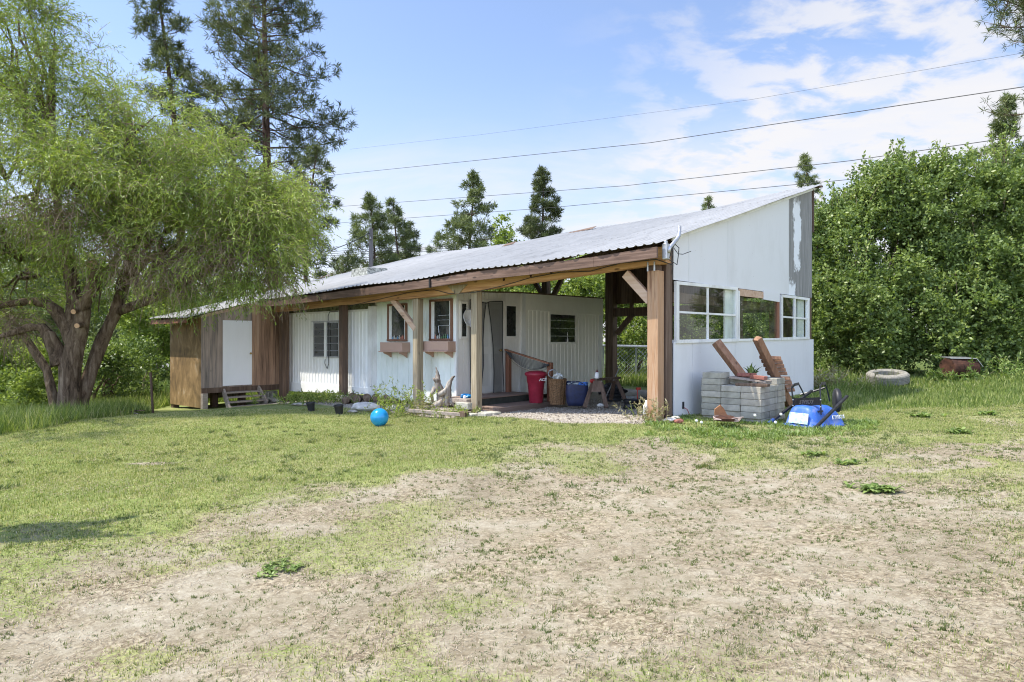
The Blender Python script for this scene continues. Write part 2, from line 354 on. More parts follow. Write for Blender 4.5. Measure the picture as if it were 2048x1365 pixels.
def barkmat(name, a, b, c):
    t = NT(name); n = t.noise(9, 6, .7, t.rot((1, 1, .22)), .8); t.bump(n, 1.0, .05); return t.set(t.ramp(n, [(.33, a), (.5, b), (.68, c)]), .9, 0, .2)
M['bark'] = barkmat('willow_bark', (.035, .024, .015), (.15, .105, .07), (.29, .225, .16))
M['pbark'] = barkmat('pine_bark', (.03, .02, .016), (.095, .06, .045), (.17, .11, .08))
M['twig'] = plain('bare_twigs', (.26, .19, .13), .9, 0, .2)
M['willow'] = leafmat('willow_leaves', [(.2, (.07, .11, .022)), (.5, (.21, .28, .05)), (.8, (.44, .50, .13))], .33)
M['pine'] = leafmat('pine_needles', [(.2, (.04, .055, .022)), (.5, (.095, .12, .045)), (.8, (.20, .22, .09))], .22, .55)
M['pine2'] = leafmat('young_pine_needles', [(.2, (.065, .09, .035)), (.5, (.15, .185, .07)), (.8, (.27, .31, .13))], .22, .55)
M['bush'] = leafmat('broad_bush_leaves', [(.2, (.06, .10, .028)), (.5, (.155, .22, .058)), (.8, (.34, .41, .13))], .34, .42)
M['bush2'] = leafmat('bright_shrub_leaves', [(.2, (.10, .15, .03)), (.5, (.23, .30, .065)), (.8, (.40, .46, .14))], .42, .5)
M['weed'] = leafmat('weed_leaves', [(.2, (.07, .12, .025)), (.5, (.17, .25, .06)), (.8, (.31, .39, .13))], .35, .5)
M['drygrass'] = leafmat('dry_stems', [(.2, (.20, .17, .08)), (.5, (.34, .30, .16)), (.8, (.46, .42, .26))], .3, .6)
# ================================================================== GROUND
def sdline(x, y):
    pts = [(-9, 3.0), (-3, 4.4), (-1.33, 5.7), (.17, 8.5), (1.9, 8.9), (4.2, 7.6), (9, 7.4), (30, 7)]
    yl = np.interp(x, [p[0] for p in pts], [p[1] for p in pts]); return (y-yl)*.75
def gravel_mask(x, y):
    u, v = uv_of(x, y); n = (fbm(x, y, 1.3, 3, 31)-.5)*.7
    a = smooth(-1.05, -.7, v+n)*smooth(6.6, 5.6, u+n*.8)*smooth(-.25, .1, u)*smooth(8.2, 7.6, v)
    b = smooth(-1.15, -.75, v+n*.8)*smooth(12.6, 11.6, u+n)*smooth(5.4, 6.0, u)*smooth(.6, .3, v)
    return np.clip(a+b*.9, 0, 1)
def tall_mask(x, y):
    u, v = uv_of(x, y); n = (fbm(x, y, .8, 3, 41)-.5)
    xl = np.interp(y, [8, 10, 13.4, 15.5, 17.5, 19], [-6.9, -7.7, -8.1, -8.5, -9.4, -9.8])
    left = np.maximum(smooth(.1, .9, xl-x+n*.7)*smooth(8.5, 9.5, y), smooth(14.6, 15.3, u)*smooth(12, 14, y))
    right = smooth(11.8, 13.8, y+n*1.5)*smooth(-.2, -.7, u)
    back = smooth(8.4, 9.4, v)
    return np.clip(np.maximum(np.maximum(left, right), back), 0, 1)*(1-gravel_mask(x, y))
def lawn_mask(x, y):
    n = fbm(x, y, .55, 4, 3)-.5; m = fbm(x, y, 2.3, 4, 9)-.5
    s = sdline(x, y); g = smooth(-1.9, 1.3, s+n*4.2+m*1.6)*(.80+.2*smooth(.35, .6, fbm(x, y, .8, 3, 60)))
    rt = smooth(1.5, 4, x)*smooth(12.5, 10, y)          # patchy right side
    g = np.maximum(g*(1-.5*rt*smooth(-.1, .2, fbm(x, y, .9, 3, 77)-.5+.05)), .62*smooth(4.5, 6.5, y)*smooth(2, 4, x)*smooth(.42, .58, fbm(x, y, 1.2, 3, 19)))
    g = g*(1-smooth(.55, .15, np.hypot((x+4.45)/1.2, (y-8.0)/.45)+n))  # bare patch in the lawn
    base = .17+.38*smooth(.46, .62, fbm(x, y, 1.1, 4, 15))
    g = np.maximum(g, base)
    bare = smooth(1.15, .5, np.hypot((x-1.5)/2.0, (y-4.9)/2.2)+n*.9); g = g*(1-.72*bare)
    return np.clip(g, 0, 1)*(1-gravel_mask(x, y))
def mesh_grid(xs, ys, name, mat):
    X, Y = np.meshgrid(xs, ys); Z = gz(X, Y); near = (np.abs(X) < 16) & (Y < 22)
    Z = Z+np.where(near, (fbm(X, Y, 6, 3, 8)-.5)*.018, 0)
    nx, ny = len(xs), len(ys); co = np.stack([X, Y, Z], -1).reshape(-1, 3)
    i = (np.arange(ny-1)[:, None]*nx+np.arange(nx-1)[None, :]).reshape(-1)
    q = np.stack([i, i+1, i+nx+1, i+nx], 1).astype(np.int32)
    me = bpy.data.meshes.new(name); me.vertices.add(len(co)); me.vertices.foreach_set('co', co.astype(np.float32).reshape(-1))
    me.loops.add(q.size); me.loops.foreach_set('vertex_index', q.reshape(-1)); me.polygons.add(len(q)); me.polygons.foreach_set('loop_start', np.arange(0, q.size, 4, dtype=np.int32))
    for nm, arr in (('g', lawn_mask(X, Y)), ('r', gravel_mask(X, Y)), ('t', tall_mask(X, Y))):
        a = me.attributes.new(nm, 'FLOAT', 'POINT'); a.data.foreach_set('value', arr.astype(np.float32).reshape(-1))
    me.polygons.foreach_set('use_smooth', [True]*len(q)); me.materials.append(mat); me.update(calc_edges=True)
    o = bpy.data.objects.new(name, me); COL.objects.link(o); return o
def grow(a, step, end, k=1.12):
    o = []; x = a
    while x < end: step *= k; x += step; o.append(x)
    return o
t = NT('yard_ground'); g = t.attr('g'); r_ = t.attr('r'); tl = t.attr('t')
n1 = t.noise(.9, 5, .6); n2 = t.noise(7, 6, .7); n3 = t.noise(70, 4, .7); n4 = t.noise(230, 2, .6); n5 = t.noise(28, 5, .75, None, .8)
dirt = t.ramp(t.math('ADD', t.math('MULTIPLY', n1, .45), t.math('MULTIPLY', n2, .55)), [(.34, (.18, .148, .095)), (.47, (.285, .248, .175)), (.58, (.38, .343, .262)), (.7, (.465, .43, .345))])
straw = t.ramp(n5, [(.40, (.12, .09, .055)), (.5, (.265, .215, .138)), (.6, (.42, .363, .25))])
dirt = t.mix(t.rangev(t.noise(1.7, 5, .6), .42, .62, .15, .85), dirt, straw)
dirt = t.mix(t.rangev(n3, .58, .70, 0, .6), dirt, (.60, .56, .48)); dirt = t.mix(t.rangev(n3, .42, .30, 0, .6), dirt, (.12, .085, .055))
dirt = t.mix(t.rangev(n4, .38, .28, 0, .5), dirt, (.10, .075, .05))
grass = t.ramp(t.math('ADD', t.math('MULTIPLY', n1, .4), t.math('MULTIPLY', n2, .6)), [(.33, (.14, .19, .045)), (.46, (.24, .29, .085)), (.56, (.33, .345, .13)), (.68, (.42, .39, .20))])
grass = t.mix(t.rangev(n3, .56, .42, 0, .7), grass, (.055, .08, .018)); grass = t.mix(t.rangev(n4, .55, .7, 0, .5), grass, (.36, .37, .15))
gf = t.rangev(t.math('ADD', g, t.math('MULTIPLY', t.math('SUBTRACT', t.math('ADD', t.math('MULTIPLY', n3, .5), t.math('MULTIPLY', n5, .5)), .5), 1.6)), .42, .62)
c = t.mix(gf, dirt, grass)
grv = t.ramp(t.math('ADD', t.math('MULTIPLY', n3, .6), t.math('MULTIPLY', n2, .4)), [(.35, (.20, .17, .13)), (.5, (.37, .33, .27)), (.65, (.54, .50, .43))])
c = t.mix(r_, c, grv); c = t.mix(tl, c, t.ramp(n2, [(.35, (.05, .075, .018)), (.65, (.13, .17, .045))]))
t.bump(t.math('ADD', t.math('MULTIPLY', n5, .8), t.math('MULTIPLY', n3, .6)), .8, .02)
MG = t.set(c, .95, 0, .15)
xs = sorted([-x for x in grow(9, .08, 700)])+list(np.arange(-9, 11, .08))+grow(11, .08, 700)
ys = sorted([-y for y in grow(-1.5, .3, 300, 1.3)])+list(np.arange(1.6, 16, .08))+grow(16, .08, 1500, 1.1)
gr = mesh_grid(np.array(xs), np.array(ys), 'ground', MG); tag(gr, kind='structure')
# ---- grass blades and straw, one object of each kind (nobody could count them)
def blades(P2, h, w, lean=.35):
    N = len(P2); z = gz(P2[:, 0], P2[:, 1])-.004; b = np.column_stack([P2, z]); a = rng.random(N)*2*np.pi; s = np.column_stack([np.cos(a), np.sin(a), np.zeros(N)])*w[:, None]*.5
    a2 = rng.random(N)*2*np.pi; L = np.column_stack([np.cos(a2), np.sin(a2), np.zeros(N)])*(lean*h*rng.random(N))[:, None]
    return np.stack([b-s, b+s, b+L+np.column_stack([np.zeros(N), np.zeros(N), h])], 1)
def wedge(n, D0, D1, p=1.0, xr=(-.86, .86)):
    t_ = rng.random(n); D = (D0**p+(D1**p-D0**p)*t_)**(1/p); x = (xr[0]+(xr[1]-xr[0])*rng.random(n))*D; return np.column_stack([x, D])
P2 = wedge(680000, 2.1, 14.5, 1.35, (-1.15, 1.0)); m = lawn_mask(P2[:, 0], P2[:, 1]); hi = fbm(P2[:, 0], P2[:, 1], 9, 3, 21); tm = tall_mask(P2[:, 0], P2[:, 1])
keep = (m**1.4 > rng.random(len(P2))*.9+.12*(hi-.5)) & (m > .22) & (tm < .5); P2 = P2[keep]; m = m[keep]
Dd = P2[:, 1]; h = (.009+.019*rng.random(len(P2)))*(1+.3*m); w = .0024+.0010*Dd
MGB = leafmat('grass_blades', [(.22, (.15, .19, .045)), (.42, (.255, .305, .08)), (.55, (.36, .36, .13)), (.70, (.50, .44, .25))], .3, .6, .7)
tag(bulk('lawn_grass', blades(P2, h, w), MGB), 'short patchy mown grass over the yard', 'grass', kind='stuff')
# sprigs on the bare ground: little tufts
T2 = wedge(44000, 2.1, 12, 1.5, (-1.05, 1.0)); mm = lawn_mask(T2[:, 0], T2[:, 1]); cl_ = fbm(T2[:, 0], T2[:, 1], 1.6, 3, 55)
T2 = T2[(rng.random(len(T2)) < smooth(.42, .62, cl_)*.5+.45) & (mm < .8) & (gravel_mask(T2[:, 0], T2[:, 1]) < .3)]
k = 12; off = rng.normal(size=(len(T2), k, 2))*.011*(.5+2.2*rng.random((len(T2), 1, 1))**3); Q = (T2[:, None, :]+off).reshape(-1, 2)
sz = np.repeat(.5+rng.random(len(T2)), k); h = (.007+.013*rng.random(len(Q)))*sz; w = .0028+.0008*Q[:, 1]
MSP = leafmat('sprig_leaves', [(.2, (.06, .10, .025)), (.5, (.12, .16, .045)), (.8, (.25, .26, .11))], .3, .6, 2)
tag(bulk('ground_sprigs', blades(Q, h, w, 1.3), MSP), 'small green weed sprigs dotting the bare dirt', 'weeds', kind='stuff')
# larger weed tufts scattered in the thin grass
T3 = wedge(600, 6.0, 13.5, 1.3); T3 = T3[(gravel_mask(T3[:, 0], T3[:, 1]) < .2) & (tall_mask(T3[:, 0], T3[:, 1]) < .4) & (fbm(T3[:, 0], T3[:, 1], 1.1, 3, 71) > .5)]
k = 34; off = rng.normal(size=(len(T3), k, 2))*.035*(.4+1.2*rng.random((len(T3), 1, 1))); Q = (T3[:, None, :]+off).reshape(-1, 2); sz = np.repeat(.5+.9*rng.random(len(T3)), k)
tag(bulk('weed_tufts', blades(Q, (.02+.03*rng.random(len(Q)))*sz, .007+.0009*Q[:, 1], 1.6), MSP), 'small broadleaf weed tufts scattered through the thin grass', 'weeds', kind='stuff')
# straw lying flat
S2 = wedge(42000, 2.1, 9, 1.1); mk = gravel_mask(S2[:, 0], S2[:, 1]); S2 = S2[(mk < .4) & (fbm(S2[:, 0], S2[:, 1], 1.4, 3, 66) > .42)]; N = len(S2)
a = rng.random(N)*2*np.pi; d = np.column_stack([np.cos(a), np.sin(a), (rng.random(N)-.4)*.3]); b = np.column_stack([S2, gz(S2[:, 0], S2[:, 1])+.006])
sw = np.column_stack([-np.sin(a), np.cos(a), np.zeros(N)])*(.0006+.00028*S2[:, 1])[:, None]; ln = (.012+.035*rng.random(N)**2)[:, None]
MST = leafmat('straw', [(.2, (.18, .13, .085)), (.5, (.32, .255, .18)), (.8, (.46, .39, .29))], .1, .8, 3)
tag(bulk('dry_straw', np.stack([b-sw, b+sw, b+d*ln+sw, b+d*ln-sw], 1), MST), 'dry cut straw scattered over the dirt', 'straw', kind='stuff')
# tall grass: left under the willow, right by the hedge and behind the building
def tallset(n, D0, D1, xr, hmin, hmax, thr, wk=.0012, cond=None):
    P = wedge(n, D0, D1, 1.4, xr); m = tall_mask(P[:, 0], P[:, 1]); u, v = uv_of(P[:, 0], P[:, 1])
    inside = (u > -.1) & (u < 14.2) & (v > -.3) & (v < 8.3); shed = (u > 11.6) & (u < 14.1) & (v > -2.5) & (v < 1)
    ok = (m > thr) & ~inside & ~shed
    if cond is not None: ok &= cond(P[:, 0], P[:, 1])
    P = P[ok]; m = m[ok]; c = fbm(P[:, 0], P[:, 1], 1.1, 3, 90)
    h = (hmin+(hmax-hmin)*rng.random(len(P))**1.6)*(.5+1.0*c)*(.35+.65*m); return blades(P, h, .006+wk*P[:, 1], .7)
TA = np.concatenate([tallset(110000, 9.5, 22, (-.9, -.30), .08, .42, .25), tallset(70000, 10.5, 21, (.36, .9), .04, .15, .2), tallset(60000, 16, 34, (-.35, .6), .15, .5, .5), tallset(30000, 20, 40, (-.9, -.3), .2, .6, .5)])
MTG = leafmat('tall_grass_blades', [(.2, (.09, .14, .03)), (.48, (.19, .26, .06)), (.66, (.31, .36, .10)), (.8, (.46, .45, .23))], .4, .6, .9)
tag(bulk('tall_grass', TA, MTG), 'tall unmown green grass around the trees and behind the building', 'tall grass', kind='stuff')
# gravel chips
C2 = wedge(26000, 9, 17, 1, (-.45, .35)); C2 = C2[gravel_mask(C2[:, 0], C2[:, 1]) > .5]; N = len(C2); b = np.column_stack([C2, gz(C2[:, 0], C2[:, 1])+.004])
s_ = (.007+.016*rng.random((N, 1))**2); a = rng.random(N)*6.28; ex = np.column_stack([np.cos(a), np.sin(a), .3*rng.normal(size=N)])*s_; ey = np.column_stack([-np.sin(a), np.cos(a), .5*rng.normal(size=N)])*s_*.8; up = np.array([[0, 0, 1]])*s_*.8
MGC = leafmat('gravel_chips', [(.2, (.16, .13, .10)), (.5, (.32, .28, .23)), (.8, (.52, .48, .42))], 0, .9, 3)
tag(bulk('gravel', np.concatenate([np.stack([b-ex-ey, b+ex-ey, b+up], 1), np.stack([b+ex-ey, b+ey, b+up], 1)]), MGC), 'loose grey gravel on the carport floor', 'gravel', kind='stuff')
# far road seen left of the shed
D = 32; rd = MB(); a_ = At(-200, 738, D); b_ = At(350, 738, D); zr = float(gz(-12, D))
rd.quad((-34, D-1.5, -.05), (-6, D+1, -.05), (-6, D+6, -.02), (-34, D+3.5, -.02))
rdm = plain('asphalt_road', (.22, .22, .23), .9, 0, .1, 6); o = rd.build('road', rdm); tag(o, kind='structure')
# ================================================================== CARPORT
VE = -.5; VB = 8.1
ep = [PVuz(x, y, VE) for x, y in ((1345, 484), (1311, 489), (1260, 498), (1145, 515.6), (1000, 534), (938, 541), (856, 556), (700, 577), (560, 596), (520, 600))]
bp = [PVuz(x, y, VB) for x, y in ((1625, 373), (1383, 426), (1200, 456), (1018, 488), (867, 508))]
eu = [p[0] for p in ep]; ez = [p[1] for p in ep]; bu = [p[0] for p in bp]; bz = [p[1] for p in bp]
UL = 14.7; UR = -.30
def zeave(u): return float(np.interp(u, eu, ez))
def zback(u): return float(np.interp(u, bu, bz))
def zroof(u, v): return zeave(u)+(zback(u)-zeave(u))*(v-VE)/(VB-VE)
print('eave', [(round(a, 2), round(b, 2)) for a, b in ep]); print('back', [(round(a, 2), round(b, 2)) for a, b in bp])
car = root('carport', B(0, 0, -.05), 'long timber carport with a rippled metal lean-to roof and a white panelled gable end', 'carport')
# --- rippled roof, real corrugation
def roof_sheet(u0, u1, v0, v1, lap, mat):
    rib = .16; n = int((u1-u0)/(rib/7)); us = np.linspace(u0, u1, n+1); vs = np.linspace(v0, v1, 5); P = []
    ph = (us/rib) % 1.0; cc = .028*np.exp(-((ph-.5)/.13)**2)+.010*np.sin(us*1.9)+.012*np.sin(us*.83+2)
    edge = .014*np.sin(us*7.1)*np.sin(us*2.3)+.006*np.sin(us*23)
    for i, v in enumerate(vs):
        for j, u in enumerate(us):
            vv = v+(edge[j] if i == 0 else 0); P.append(B(u, vv, zroof(u, vv)+cc[j]+lap*(1-(v-v0)/(v1-v0))+.006*math.sin(v*1.7+u*.9)))
    f = [(i*(n+1)+j+1, i*(n+1)+j, (i+1)*(n+1)+j, (i+1)*(n+1)+j+1) for i in range(4) for j in range(n)]; return P, f
t = NT('ribbed_galvanised_roof'); sx = t.noise(13, 5, .7, t.rot((1, .03, 1))); bl = t.noise(1.3, 4, .6, t.rot((1, .4, 1))); sp = t.noise(30, 3, .6)
c = t.ramp(t.math('ADD', t.math('MULTIPLY', sx, .6), t.math('MULTIPLY', bl, .4)), [(.34, (.20, .20, .195)), (.44, (.325, .325, .315)), (.62, (.39, .39, .38))])
c = t.mix(t.rangev(sp, .66, .74, 0, .5), c, (.22, .16, .12)); MR = t.set(c, .5, .12, .3)
mb = MB()
for (u0, u1, v0, v1, lap) in ((UR, 12.2, VE, 2.4, .012), (UR, 12.2, 2.3, 5.2, .006), (UR, 12.2, 5.1, VB, .006), (12.2, UL, -2.55, .2, .012), (12.2, UL, .1, 4.2, .006), (12.2, UL, 4.1, VB, .006)):
    P, f = roof_sheet(u0, u1, v0, v1, lap, None); n = len(mb.v); mb.v += P; mb.f += [tuple(i+n for i in q) for q in f]; mb.m += [0]*len(f)
roof = mb.build('roof', MR, car, smooth_=False)
so_ = roof.modifiers.new('thick', 'SOLIDIFY'); so_.thickness = .004; so_.offset = -1
# patched box vent on the roof and lifted flashing strips
def roofpt(x, y):                    # pixel -> point on the roof
    r = ray(x, y); lo, hi = 8, 30
    def fz(D): u, v = uv_of(D*r[0], D); return CAMZ+D*r[2]-zroof(u, v)
    for _ in range(60):
        mid = (lo+hi)/2
        if fz(mid) < 0: hi = mid
        else: lo = mid
    return uv_of(lo*r[0], lo)
vu, vv = roofpt(718, 553); m_ = MB()
z0 = zroof(vu, vv)
m_.hexa([B(vu+.45, vv, z0-.02), B(vu-.45, vv, z0-.02), B(vu-.45, vv+.8, z0+.2), B(vu+.45, vv+.8, z0+.2)], [B(vu+.43, vv+.02, z0+.26), B(vu-.43, vv+.02, z0+.26), B(vu-.43, vv+.8, z0+.30), B(vu+.43, vv+.8, z0+.30)])
m_.build('roof_curb', plain('flaking_green_paint', (.36, .37, .33), .8, 0, .6, 14), roof, bevel=.01)
for (x0, y0, x1, y1, w_) in ((1130, 467, 1184, 457, .25), (1003, 491, 1026, 487, .2), (630, 556, 655, 551, .3)):
    a = roofpt(x0, y0+4); b = roofpt(x1, y1+4); m_ = MB(); za = zroof(*a)+.05; zb = zroof(*b)+.07
    m_.quad(B(a[0], a[1], za-.03), B(b[0], b[1], zb-.02), B(b[0], b[1]+w_, zb+.10), B(a[0], a[1]+w_, za+.08)); ob = m_.build('lifted_flashing', M['oldwood'], roof); q = ob.modifiers.new('t', 'SOLIDIFY'); q.thickness = .01
# fascia along the eave, in three lengths with a joint
mb = MB()
ks = [UR+.02, .9, 2.3, 3.9, 5.0]+[5.0, 6.5, 7.8, 8.8]+[8.8, 10, 11.2, 12.25]
for a, b in zip(ks[:-1], ks[1:]):
    if a == b: continue
    e = .0 if b <= 5 else (.012 if b <= 8.8 else 0)
    za, zb = zeave(a)-.035, zeave(b)-.035
    mb.hexa([B(a, VE+.03-e, za-.17), B(b-.004, VE+.03-e, zb-.17), B(b-.004, VE+.075-e, zb-.17), B(a, VE+.075-e, za-.17)], [B(a, VE+.03-e, za), B(b-.004, VE+.03-e, zb), B(b-.004, VE+.075-e, zb), B(a, VE+.075-e, za)])
mb.build('fascia', M['darkbeam'], car)
mb = MB(); mb.ubox(5.03, 5.0, VE-.005, VE+.03, zeave(5.0)-.215, zeave(5.0)-.02); mb.build('fascia_joint', M['blackpl'], car)
# shed extension fascia + right rake board
mb = MB(); mb.hexa([B(UL, -2.5, zroof(UL, -2.5)-.14), B(12.3, -2.5, zroof(12.3, -2.5)-.14), B(12.3, -2.46, zroof(12.3, -2.46)-.14), B(UL, -2.46, zroof(UL, -2.5)-.14)], [B(UL, -2.5, zroof(UL, -2.5)-.03), B(12.3, -2.5, zroof(12.3, -2.5)-.03), B(12.3, -2.46, zroof(12.3, -2.46)-.03), B(UL, -2.46, zroof(UL, -2.46)-.03)])
mb.build('fascia', M['rail'], car)
mb = MB(); mb.hexa([B(UL-.02, -2.5, zroof(UL, -2.5)-.15), B(UL-.06, -2.5, zroof(UL, -2.5)-.15), B(UL-.06, VB, zroof(UL, VB)-.15), B(UL-.02, VB, zroof(UL, VB)-.15)], [B(UL-.02, -2.5, zroof(UL, -2.5)-.03), B(UL-.06, -2.5, zroof(UL, -2.5)-.03), B(UL-.06, VB, zroof(UL, VB)-.03), B(UL-.02, VB, zroof(UL, VB)-.03)])
mb.build('rake_board', M['oldwood'], car)
# front beam: orange fir, follows the sag
bt = [PVuz(x, y, -.1) for x, y in ((1331, 527), (1310, 530), (952, 582), (835, 597), (688, 610), (568, 623), (540, 626))]
def zbm(u): return float(np.interp(u, [p[0] for p in bt], [p[1] for p in bt]))
mb = MB(); ks = list(np.linspace(bt[0][0]-.02, 12.1, 14))
for a, b in zip(ks[:-1], ks[1:]):
    mb.hexa([B(a, -.14, zbm(a)), B(b, -.14, zbm(b)), B(b, .03, zbm(b)), B(a, .03, zbm(a))], [B(a, -.14, zbm(a)+.27), B(b, -.14, zbm(b)+.27), B(b, .03, zbm(b)+.27), B(a, .03, zbm(a)+.27)])
beam = mb.build('front_beam', M['orangebeam'], car)
for px_ in (1293, 1250, 1222, 1157, 1103, 1062, 1008):
    mb = MB(); u, z = PVuz(px_, 0, -.14); z = zbm(u)+.13; mb.lathe([(.026, 0), (.026, .012), (.006, .02)], B(u, -.141, z), 8, Matrix.Rotation(-R(41.3), 3, 'Z') @ Matrix.Rotation(R(90), 3, 'X')); mb.build('beam_bolt', M['rust'], beam)
# cable stapled along the beam
mb = MB(); pts = [(1345, 530), (1312, 519), (1297, 521), (1240, 527), (1180, 543), (1120, 545), (1060, 556), (1005, 572), (950, 585), (900, 588), (868, 580), (820, 585), (740, 603), (700, 612)]
mb.tube([B(*(lambda q: (q[0], -.155, q[1]))(PVuz(x, y, -.155))) for x, y in pts], .008, 5); mb.build('cable', M['wire'], beam)
# plywood gusset plates
for px_ in (915, 605):
    u, z = PVuz(px_, 0, -.15); zt = zbm(u)+.16; zb_ = zbm(u)-.02
    mb = MB(); mb.polyV([(u+.30, zt), (u+.05, zb_), (u-.05, zb_), (u-.30, zt)], -.165, -.145); mb.build('gusset_plate', M['greypost'], beam)
# posts
def post(px_, v, w_, mat, base, top=None, name='post', d=None, parent=car):
    u = PVuz(px_, 700, v)[0]; d = d or w_; zt = top if top else zbm(u)
    mb = MB(); mb.ubox(u+w_/2, u-w_/2, v-d/2, v+d/2, base, zt); return u, mb.build(name, mat, parent, bevel=.006)
BP = {}
BP[1], _ = post(1311, -.02, .20, M['orangepost'], -.06, zbm(0)-.09)
BP[2], _ = post(953, 0, .165, M['greypost'], -.28); BP[3], _ = post(836, 0, .17, M['greypost'], -.32)
BP[4], _ = post(687, 0, .165, M['oldwood'], -.12); BP[5], _ = post(568, 0, .2, M['oldwood'], -.5)
# bracket block over the first post
mb = MB(); mb.ubox(.07, -.07, -.09, .09, zbm(0)-.09, zbm(0)); mb.build('post_spacer', M['oldwood'], car)
for du in (.055, -.065):
    mb = MB(); mb.ubox(du+.012, du-.012, -.155, -.142, zbm(0)-.1, zbm(0)+.05); mb.build('post_bracket', M['galv'], car)
mb = MB(); mb.ubox(BP[4]+.16, BP[4]-.13, -.14, .14, -.36, -.12); mb.build('pier_block', M['concrete'], car, bevel=.01)
# old dark posts at the gable corner
mb = MB(); mb.ubox(.03, -.13, .13, .34, -.1, zroof(-.05, .2)-.12); mb.build('post', M['oldwood'], car, bevel=.008)
mb = MB(); mb.ubox(.06, -.075, .345, .47, -.1, zroof(-.05, .4)-.12); mb.build('post', M['oldwood'], car, bevel=.008)
# braces
def vbrace(x0, y0, x1, y1, v, w_, th, mat):
    a = PVuz(x0, y0, v); b = PVuz(x1, y1, v); mb = MB(); mb.beam(B(a[0], v, a[1]), B(b[0], v, b[1]), th, w_, up=(0, 0, 1)); return mb.build('brace', mat, car, bevel=.005)
vbrace(1252, 548, 1301, 602, -.04, .15, .09, M['brace'])
vbrace(783, 596, 832, 659, -.05, .13, .09, M['brace'])
# ---- gable wall on the plane u = UW
UW = -.14
def Wp(x, y): return PUvz(x, y, UW)
v0 = Wp(1347.5, 600)[0]; v1 = Wp(1624, 500)[0]
wall = car
ub, uf = UW+.018, UW
vs_ = list(np.linspace(v0, v1-1.55, 6)); zb0 = Wp(1347, 560)[1]; zb1 = Wp(1623, 596)[1]
def zlow(v): return zb0+(zb1-zb0)*(v-v0)/(v1-v0)
mb = MB(); cuts = [v0, Wp(1378, 500)[0], Wp(1456, 500)[0], Wp(1578, 500)[0]]
for a, b in zip(cuts[:-1], cuts[1:]): mb.polyU([(a, zlow(a)), (b-.009, zlow(b)), (b-.009, zroof(UW, b)-.03), (a, zroof(UW, a)-.03)], ub, uf)
mb.build('gable_panel', M['gable'], car)
a = cuts[-1]; t = NT('bare_panel_with_paint_smears'); g = t.noise(26, 5, .7, t.rot((1, 1, .05))); cgy = t.ramp(g, [(.3, (.12, .12, .12)), (.5, (.24, .235, .225)), (.7, (.36, .35, .34))])
sx = t.sepxyz(t.rot((1, 1, 1))); nn = t.noise(2.2, 4, .6); nf = t.noise(11, 4, .6)
vc = (Wp(1594, 450)[0]); yy = t.math('SUBTRACT', sx[1], V[0]*(0)+0.0)
# the painted smear: a vertical band of white paint with a ragged outline
LB = LOC[car.name]; yb = (vc)                      # object origin lies at v=0 of the building frame
band = t.math('ABSOLUTE', t.math('SUBTRACT', t.math('ADD', sx[1], t.math('MULTIPLY', t.math('SUBTRACT', nn, .5), .9)), yb)); bz_ = t.math('ADD', sx[2], t.math('MULTIPLY', t.math('SUBTRACT', nf, .5), .6))
f1 = t.math('MULTIPLY', t.rangev(band, .27, .20, 0, 1), t.math('MULTIPLY', t.rangev(bz_, 3.0, 3.1, 0, 1), t.rangev(bz_, 4.75, 4.6, 0, 1)))
b2 = t.math('SUBTRACT', sx[1], a+.0); f2 = t.math('MULTIPLY', t.rangev(t.math('ADD', b2, t.math('MULTIPLY', nf, .5)), .75, .65, 0, 1), t.rangev(bz_, 2.75, 2.6, 0, 1))
c = t.mix(t.math('MAXIMUM', f1, f2), cgy, (.76, .78, .80)); MGp = t.set(c, .75)
mb = MB(); mb.polyU([(a, zlow(a)), (v1, zlow(v1)), (v1, zroof(UW, v1)-.03), (a, zroof(UW, a)-.03)], ub, uf); mb.build('bare_panel', MGp, car)
# rake trim under the roof edge
mb = MB(); mb.polyU([(v0-.1, zroof(UW, v0)-.09), (VB, zroof(UW, VB)-.09), (VB, zroof(UW, VB)-.035), (v0-.1, zroof(UW, v0)-.035)], UW-.005, UW-.03); mb.build('rake_trim', M['frame'], car)
mb = MB(); mb.ubox(UW+.03, UW-.035, v1+.003, v1+.06, zroof(UW, v1)-1.15, zroof(UW, v1)-.06); mb.ubox(UW+.03, UW-.2, VB-.14, VB-.05, zroof(UW, VB)-.08, zroof(UW, VB)-.04); mb.build('corner_board', M['oldwood'], car)
# lower panel with outlet hole
zt0 = Wp(1347, 685)[1]; v1b = Wp(1627, 700)[0]; zt1 = Wp(1627, 679)[1]
def zsill(v): return zt0+(zt1-zt0)*(v-v0)/(v1b-v0)
mb = MB(); s1 = Wp(1385, 700)[0]; s2 = Wp(1470, 700)[0]
for a, b in ((v0, s1), (s1, s2), (s2, v1b)): mb.polyU([(a, -.12), (b-.008, -.14), (b-.008, zsill(b)), (a, zsill(a))], ub, uf-.004)
low = mb.build('lower_panel', M['gable'], car)
h0 = Wp(1366, 811); mb = MB(); mb.polyU([(h0[0]-.04, h0[1]-.06), (h0[0]+.03, h0[1]-.06), (h0[0]+.03, h0[1]+.06), (h0[0]-.04, h0[1]+.06)], UW-.006, UW-.010); mb.build('outlet_hole', M['blackpl'], low)
mb = MB(); p0 = Vector(B(UW-.012, h0[0]+.02, h0[1]-.04)); mb.tube([p0, p0+Vector((.05, 0, -.03)), p0+Vector((.10, .04, -.12)), p0+Vector((.14, .06, -.3))], .008, 5); mb.build('cord', plain('red_cord', (.4, .12, .12), .6), low)
